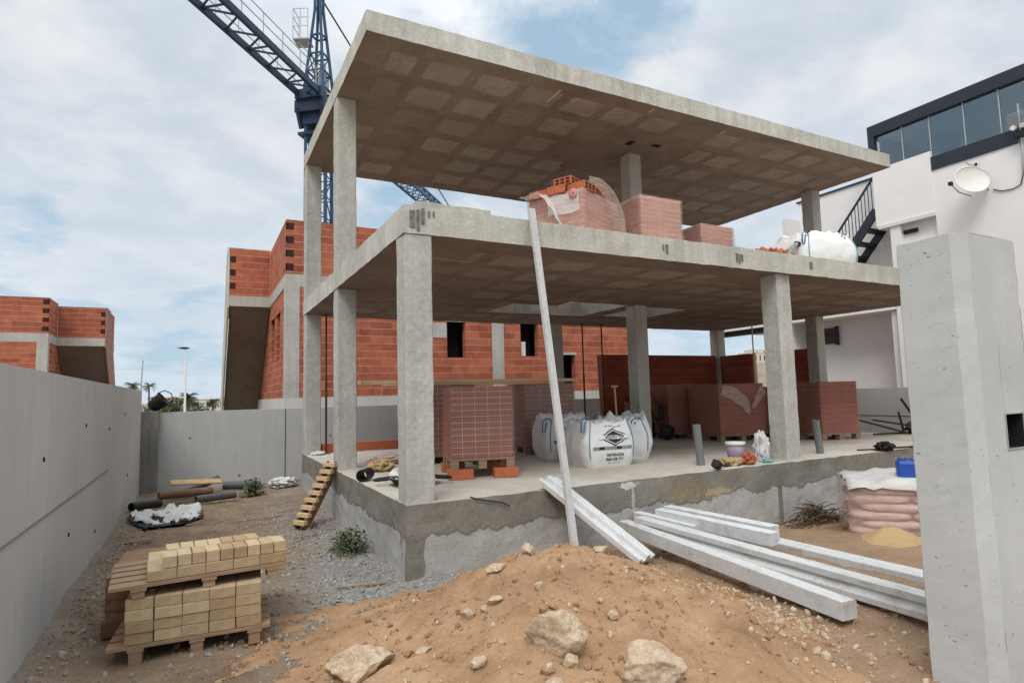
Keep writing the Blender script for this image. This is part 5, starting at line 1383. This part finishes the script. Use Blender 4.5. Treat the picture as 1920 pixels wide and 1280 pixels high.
PZ = -.69
euro('lower wooden pallet standing on the dirt under the block stack', sx0, sy0, PZ, ang, .86, .76)
rng = random.Random(21); bw, bd, bh_ = .162, .36, .072
mlow = Matrix.Translation((sx0, sy0, PZ+.124)) @ Matrix.Rotation(ang, 4, 'Z')
proto = {}
def block(kind_, w_, d_, h_, pos, rz, label, grp, mt_):
    key = (w_, d_, h_, mt_)
    if key not in proto:
        o = gridbox(0, w_, 0, d_, 0, h_, .05).build('yellow_block', mt_); merge(o); roughen(o, .0022, 14)
        b_ = o.modifiers.new('bevel', 'BEVEL'); b_.width = .004; b_.segments = 2; b_.limit_method = 'ANGLE'; b_.angle_limit = R(50); proto[key] = o
    else:
        o = proto[key].copy(); col.objects.link(o)
    o.location = pos; o.rotation_euler = (0, 0, rz); return tag(o, label, 'block', grp)


rows = ('bottom', 'second', 'third', 'top')
for rw_ in range(2):
    for lv in range(4):
        for i in range(5):
            x = .005+i*.1655; y = .004+rw_*.375
            lab = f"yellow block in the lower stack, {rows[lv]} row, {ord_(i)} from the left" if rw_ == 0 else f"yellow block in the rear half of the lower stack, {rows[lv]} row, {ord_(i)} from the left"
            block('b', bw, bd, bh_, mlow @ Vector((x+rng.uniform(-.003, .003), y+rng.uniform(-.006, .006), lv*(bh_+.0012))), ang+rng.uniform(-.012, .012), lab, 'yellow blocks of the lower stack', MBK[rng.choice((0, 0, 0, 1, 2))])
zt_ = PZ+.124+4*(bh_+.0012)+.002
tilt = R(-1.5)
up0 = mlow @ Vector((.01, -.012, 0))
euro('upper wooden pallet lying on the lower block stack', up0.x, up0.y, zt_, ang+R(7), .98, .76, .72)
mup = Matrix.Translation((up0.x, up0.y, zt_+.0895)) @ Matrix.Rotation(ang+R(7), 4, 'Z')
for i in range(5):
    for rw_ in range(2):
        block('b', bw+.012, .30, .07, mup @ Vector((.115+i*.176, .015+rw_*.31, .001)), ang+R(7)+rng.uniform(-.015, .015), f"yellow block in the {'front' if rw_ == 0 else 'rear'} bottom row on the upper pallet, {ord_(i)} from the left", 'yellow blocks on the upper pallet', MBK[rng.choice((0, 0, 1, 2))])
for i in range(9):
    block('s', .084, .20, .078, mup @ Vector((.205+i*.0885, .012+rng.uniform(0, .02)+(0 if i else 0), .073)), ang+R(7)+rng.uniform(-.03, .03), f"small yellow block in the front top row, {ord_(i)} from the left", 'small yellow blocks on top', MBK[rng.choice((0, 1, 2, 2))])
for i in range(7):
    block('s', .084, .20, .078, mup @ Vector((.23+i*.0885, .235+rng.uniform(0, .02), .073)), ang+R(7)+rng.uniform(-.03, .03), f"small yellow block in the rear top row, {ord_(i)} from the left", 'small yellow blocks on top', MBK[rng.choice((0, 1, 2, 2))])
# second stack behind
hs = thing('block_stack', 'brown block stack on a low pallet behind, against the left wall', 'block stack', (-2.33, -.12, gz(-2.3, .1)), R(-3))
MB().box(0, .62, 0, .9, .0, .10).build('pallet', 'wooddk', hs)
o = gridbox(.02, .60, .02, .88, .102, .42, .06).build('blocks', plain('brown_block_stack', (.25, .15, .09), .9, 0, .25, 9, .3), hs); merge(o); roughen(o, .006, 9)
jm = MB()
for z in (.18, .26, .34): jm.box(.008, .612, .008, .892, z, z+.004)
jm.build('block_joint', 'wooddk', hs)

# pallet leaning against the plinth
lp_ = thing('leaning_pallet', 'narrow slatted pallet leaning against the left side of the plinth', 'pallet', (-.52, 2.95, gz(-.5, 3)))
a, b = Vector((0, 0, .02)), Vector((.50, .35, .80)); d = b-a; s_ = Vector((.62, -.78, 0)).normalized()
s_ = (s_-d.normalized()*s_.dot(d.normalized())).normalized(); nn = d.normalized().cross(s_)
mb = MB()
for t in (-.07, .07): mb.bar(a+s_*t*1.0+nn*0, b+s_*t*1.0, .035, .11)
mb.build('runner', 'wooddk', lp_)
for k in range(9):
    c = a+d*((k+.5)/9); MB().bar(c-s_*.10-nn*.05, c+s_*.10-nn*.05, .062, .05).build('slat', 'wood', lp_)
for k in range(2):
    c = a+d*(.1+.8*k); MB().bar(c-s_*.12+nn*.06, c+s_*.12+nn*.06, .08, .02).build('back_board', 'wooddk', lp_)

# pipes, tarp, rags by the back wall
def gl(x, y): return gz(x, y)
pipe('grey_pipe', 'short grey pipe with open end in the junk heap nearest the viewer', (-1.75, 5.75, gl(-1.75, 5.75)+.10), (-1.15, 6.0, gl(-1.2, 6)+.11), .062, 'pvcdk', 'pipe', 'grey pipes by the back wall')
pipe('grey_pipe', 'grey pipe tilted up against the back wall in the junk heap', (-1.9, 6.9, gl(-1.9, 6.9)+.08), (-1.38, 7.1, gl(-1.4, 7)+.24), .062, 'pvcdk', 'pipe', 'grey pipes by the back wall')
pipe('grey_pipe', 'long grey pipe lying along the foot of the back wall', (-1.3, 7.3, gl(-1.3, 7.3)+.08), (-.65, 7.2, gl(-.7, 7.2)+.08), .075, 'pvcdk', 'pipe', 'grey pipes by the back wall')
pipe('grey_pipe', 'dark pipe end at the left of the white tarp', (-2.60, 5.15, gl(-2.5, 5.2)+.12), (-2.25, 5.5, gl(-2.3, 5.5)+.12), .062, 'rubber', 'pipe', 'grey pipes by the back wall')
o = MB().tube([(-2.3, 6.2, gl(-2.3, 6.2)+.15), (-1.5, 6.45, gl(-1.5, 6.4)+.14)], .07, 14).build('board_roll', 'wooddk'); tag(o, 'rolled brown mat with dark ends behind the white tarp', 'mat roll')
o = MB().box(-.4, .4, -.12, .12, -.012, .012, 0, Matrix.Translation((-1.75, 6.7, gl(-1.75, 6.7)+.27)) @ Euler((.2, .06, .15)).to_matrix().to_4x4()).build('cardboard', 'paper'); tag(o, 'tan cardboard sheet lying on the rolled mat', 'cardboard')
def sheet(name, label, cx, cy, rx, ry, rz, seed, mat, cat, hgt=.12, pts=30):
    mb = MB(); vv = []; keep = {}
    for j in range(pts+1):
        for i in range(pts+1):
            a, b = 2*i/pts-1, 2*j/pts-1; x = cx+(a*rx*math.cos(rz)-b*ry*math.sin(rz)); y = cy+(a*rx*math.sin(rz)+b*ry*math.cos(rz))
            x += .06*fbm(a*2+seed, b*2, 0, 3); y += .06*fbm(a*2, b*2+seed, 3, 3)
            vv.append((x, y, gl(x, y)+.03+hgt*abs(fbm(a*1.8+seed, b*1.8, 1, 4))+.03*(1-max(abs(a), abs(b)))))
    def ok(i, j):
        a, b = 2*(i+.5)/pts-1, 2*(j+.5)/pts-1; return math.hypot(a, b) < .86+.25*fbm(a*1.6+seed*2, b*1.6, 2, 3) and not (math.hypot(a+.15, b+.45) < .13)
    fs = [(j*(pts+1)+i, j*(pts+1)+i+1, (j+1)*(pts+1)+i+1, (j+1)*(pts+1)+i) for j in range(pts) for i in range(pts) if ok(i, j)]
    o = mb.add(vv, fs, 0, True).build(name, mat, fix=False); s = o.modifiers.new('thickness', 'SOLIDIFY'); s.thickness = .008
    return tag(o, label, cat)


sheet('tarp', 'crumpled white tarp with a hole in front of the grey pipes', -2.08, 4.75, .50, .62, R(-20), 3, 'tarp', 'tarp', .16)
sheet('dark_plastic', 'dark plastic sheet under the white tarp', -2.12, 4.6, .55, .62, R(-15), 9, 'rubber', 'plastic sheet', .05)
crumple('white_rags', 'white torn rags at the foot of the back wall near the plinth', -.22, 7.3, gl(-.22, 7.3), .30, .22, .12, 41, 'tarp', 'rags', .6, 3.2)
sb = MB()
rng = random.Random(5)
stks = [(-1.45, 1.5, 1.0, R(48), .035, 'long thin wood strip lying behind the yellow blocks'), (-.9, 3.9, .55, R(12), .02, 'thin pale stick lying across the dirt in mid yard'), (-2.45, 3.2, .5, R(20), .05, 'flat board scrap lying by the left wall'), (-1.75, 4.0, .4, R(60), .04, 'brown wood scrap beside the white tarp'), (-.55, 2.3, .35, R(30), .02, 'short pale stick near the leaning pallet'), (-.35, .15, .5, R(-6), .018, 'thin pale rod lying on the gravel by the plinth corner'), (-1.6, 2.6, .35, R(55), .03, 'brown splinter of wood in the left yard')]
for x, y, l_, a_, w_, lab in stks:
    o = MB().box(-l_/2, l_/2, -w_/2, w_/2, 0, .012).build('wood_strip', 'woodold', None, (x, y, gl(x, y)+.022), (0, R(rng.uniform(-2, 2)), a_)); tag(o, lab, 'stick', 'wood scraps lying in the yard')
# builder's tub on the corner of the boundary wall
tb_ = thing('builders_tub', 'black builders tub tipped over on the corner of the back wall', 'tub', (-2.47, 8.03, .86))
mtt = Matrix.Translation((0.02, 0, .15)) @ Euler((R(8), R(52), 0)).to_matrix().to_4x4()
MB().lathe([(.001, -.13), (.11, -.13), (.15, .12), (.165, .125), (.165, .14), (.14, .135), (.10, -.11), (.001, -.11)], 20, 0, mtt).build('tub', 'rubber', tb_)
mb = MB(); mb.tube([mtt @ Vector(q) for q in ((-.15, 0, .13), (-.12, 0, .25), (0, 0, .30), (.12, 0, .25), (.15, 0, .13))], .010); mb.build('handle', 'rubber', tb_)
tag(MB().bar((-2.63, 8.05, .86), (-2.30, 8.05, 1.10), .02).build('iron_rod', 'rust'), 'short iron rod sticking up beside the tipped tub', 'rod')

# pink cement bags at the right
cbg = thing('cement_bag_stack', 'stack of pink cement bags wrapped in film beside the gate pillar', 'bag stack', (4.69, -1.25, -.66), R(-50))
rng = random.Random(31)
def bagmesh(w_, d_, h_, seed):
    mb = MB(); n = 12; vv = []
    bm = bmesh.new(); bmesh.ops.create_icosphere(bm, subdivisions=4, radius=1)
    for v in bm.verts:
        c = v.co; p = 4.; k = (abs(c.x)**p+abs(c.y)**p+abs(c.z)**2.6)**(1/p); q = c/k
        m_ = .035*fbm(q.x*2.5+seed, q.y*2.5, q.z*2.5, 4)
        vv.append((q.x*w_/2*(1+m_), q.y*d_/2*(1+m_), q.z*h_/2*(1+2*m_)))
    mb.add(vv, [tuple(v.index for v in f.verts) for f in bm.faces], 0, True); bm.free(); return mb
for lv in range(6):
    for i in range(2):
        for j in range(2):
            o = bagmesh(.60, .44, .115, lv*7+i*3+j).build('bag', 'cement', cbg); o.location = (.30+i*.58+(.10 if lv % 2 else 0), .22+j*.43, .055+lv*.092); o.rotation_euler.z = rng.uniform(-.04, .04)
f = gridbox(-.03, 1.28, -.03, .92, .0, .585, .08).build('film_wrap', 'film_up', cbg); merge(f)
for v in f.data.vertices:
    c = v.co; k = fbm(c.x*4, c.y*4, c.z*5, 4); v.co = c+Vector((.03*k, .03*k, .02*k))
for q in f.data.polygons: q.use_smooth = True
sf = MB(); vv = []
for i in range(17):
    for j in range(13):
        a, b = i/16, j/12; vv.append((a*1.3-.02, b*.98-.05, .575+.09*abs(fbm(a*3, b*3, 2, 4))+.13*a*b-.06*max(0, .15-b)*6))
sf.add(vv, [(i*13+j, i*13+j+1, (i+1)*13+j+1, (i+1)*13+j) for i in range(16) for j in range(12)], 0, True)
o = sf.build('top_film', plain('dusty_white_film', (.47, .455, .44), .6, 0, .2, 4, .4), cbg, fix=False); m_ = o.modifiers.new('t', 'SOLIDIFY'); m_.thickness = .004
jc = thing('jerrycan', 'blue plastic jerrycan standing on the pink cement bags', 'jerrycan', (5.45, -1.44, -.085), R(-50))
MB().box(-.09, .11, -.085, .085, 0, .22).build('body', 'bluepl', jc, bevel=.03); MB().tube([(-.05, 0, .22), (-.05, 0, .25)], .025).build('cap', 'bluepl', jc); MB().tube([(-.02, 0, .215), (0, 0, .245), (.06, 0, .245), (.09, 0, .215)], .011).build('handle', 'bluepl', jc)
# dry branches at the plinth foot
rng = random.Random(17); mb = MB()
for k in range(190):
    a = rng.uniform(0, 6.28); r = abs(rng.gauss(0, .22)); x, y = 5.42+r*math.cos(a)*1.3, -.28+r*math.sin(a)*.55
    z = -.74+.20*math.exp(-(r/.25)**2)*rng.random(); l_ = rng.uniform(.12, .42); b = rng.uniform(0, 6.28); e = rng.uniform(-.25, .5)
    p0 = Vector((x, min(y, -.05), z)); p1_ = p0+Vector((math.cos(b)*math.cos(e), math.sin(b)*math.cos(e)*.5, math.sin(e)))*l_*.5; p2 = p1_+Vector((math.cos(b+.5)*.8, math.sin(b+.5)*.4, math.sin(e-.3)))*l_*.5
    p1_.y = min(p1_.y, -.03); p2.y = min(p2.y, -.03)
    mb.tube([p0, p1_, p2], [.007, .006, .003], 5, 0, True, False)
tag(mb.build('branch_heap', 'branch', fix=False), 'heap of dry brown branches against the foot of the plinth', 'branches')
rock('stone', 'pale stone beside the dry branch heap', 5.75, -.5, .07, .05, .05, 131, z=-.74, group=None)
rock('clay_lump', 'brown clay lump in the dirt left of the pink bags', 4.15, -1.15, .09, .06, .05, 137, z=-.70, group=None, mat='clod', cat='clay lump')
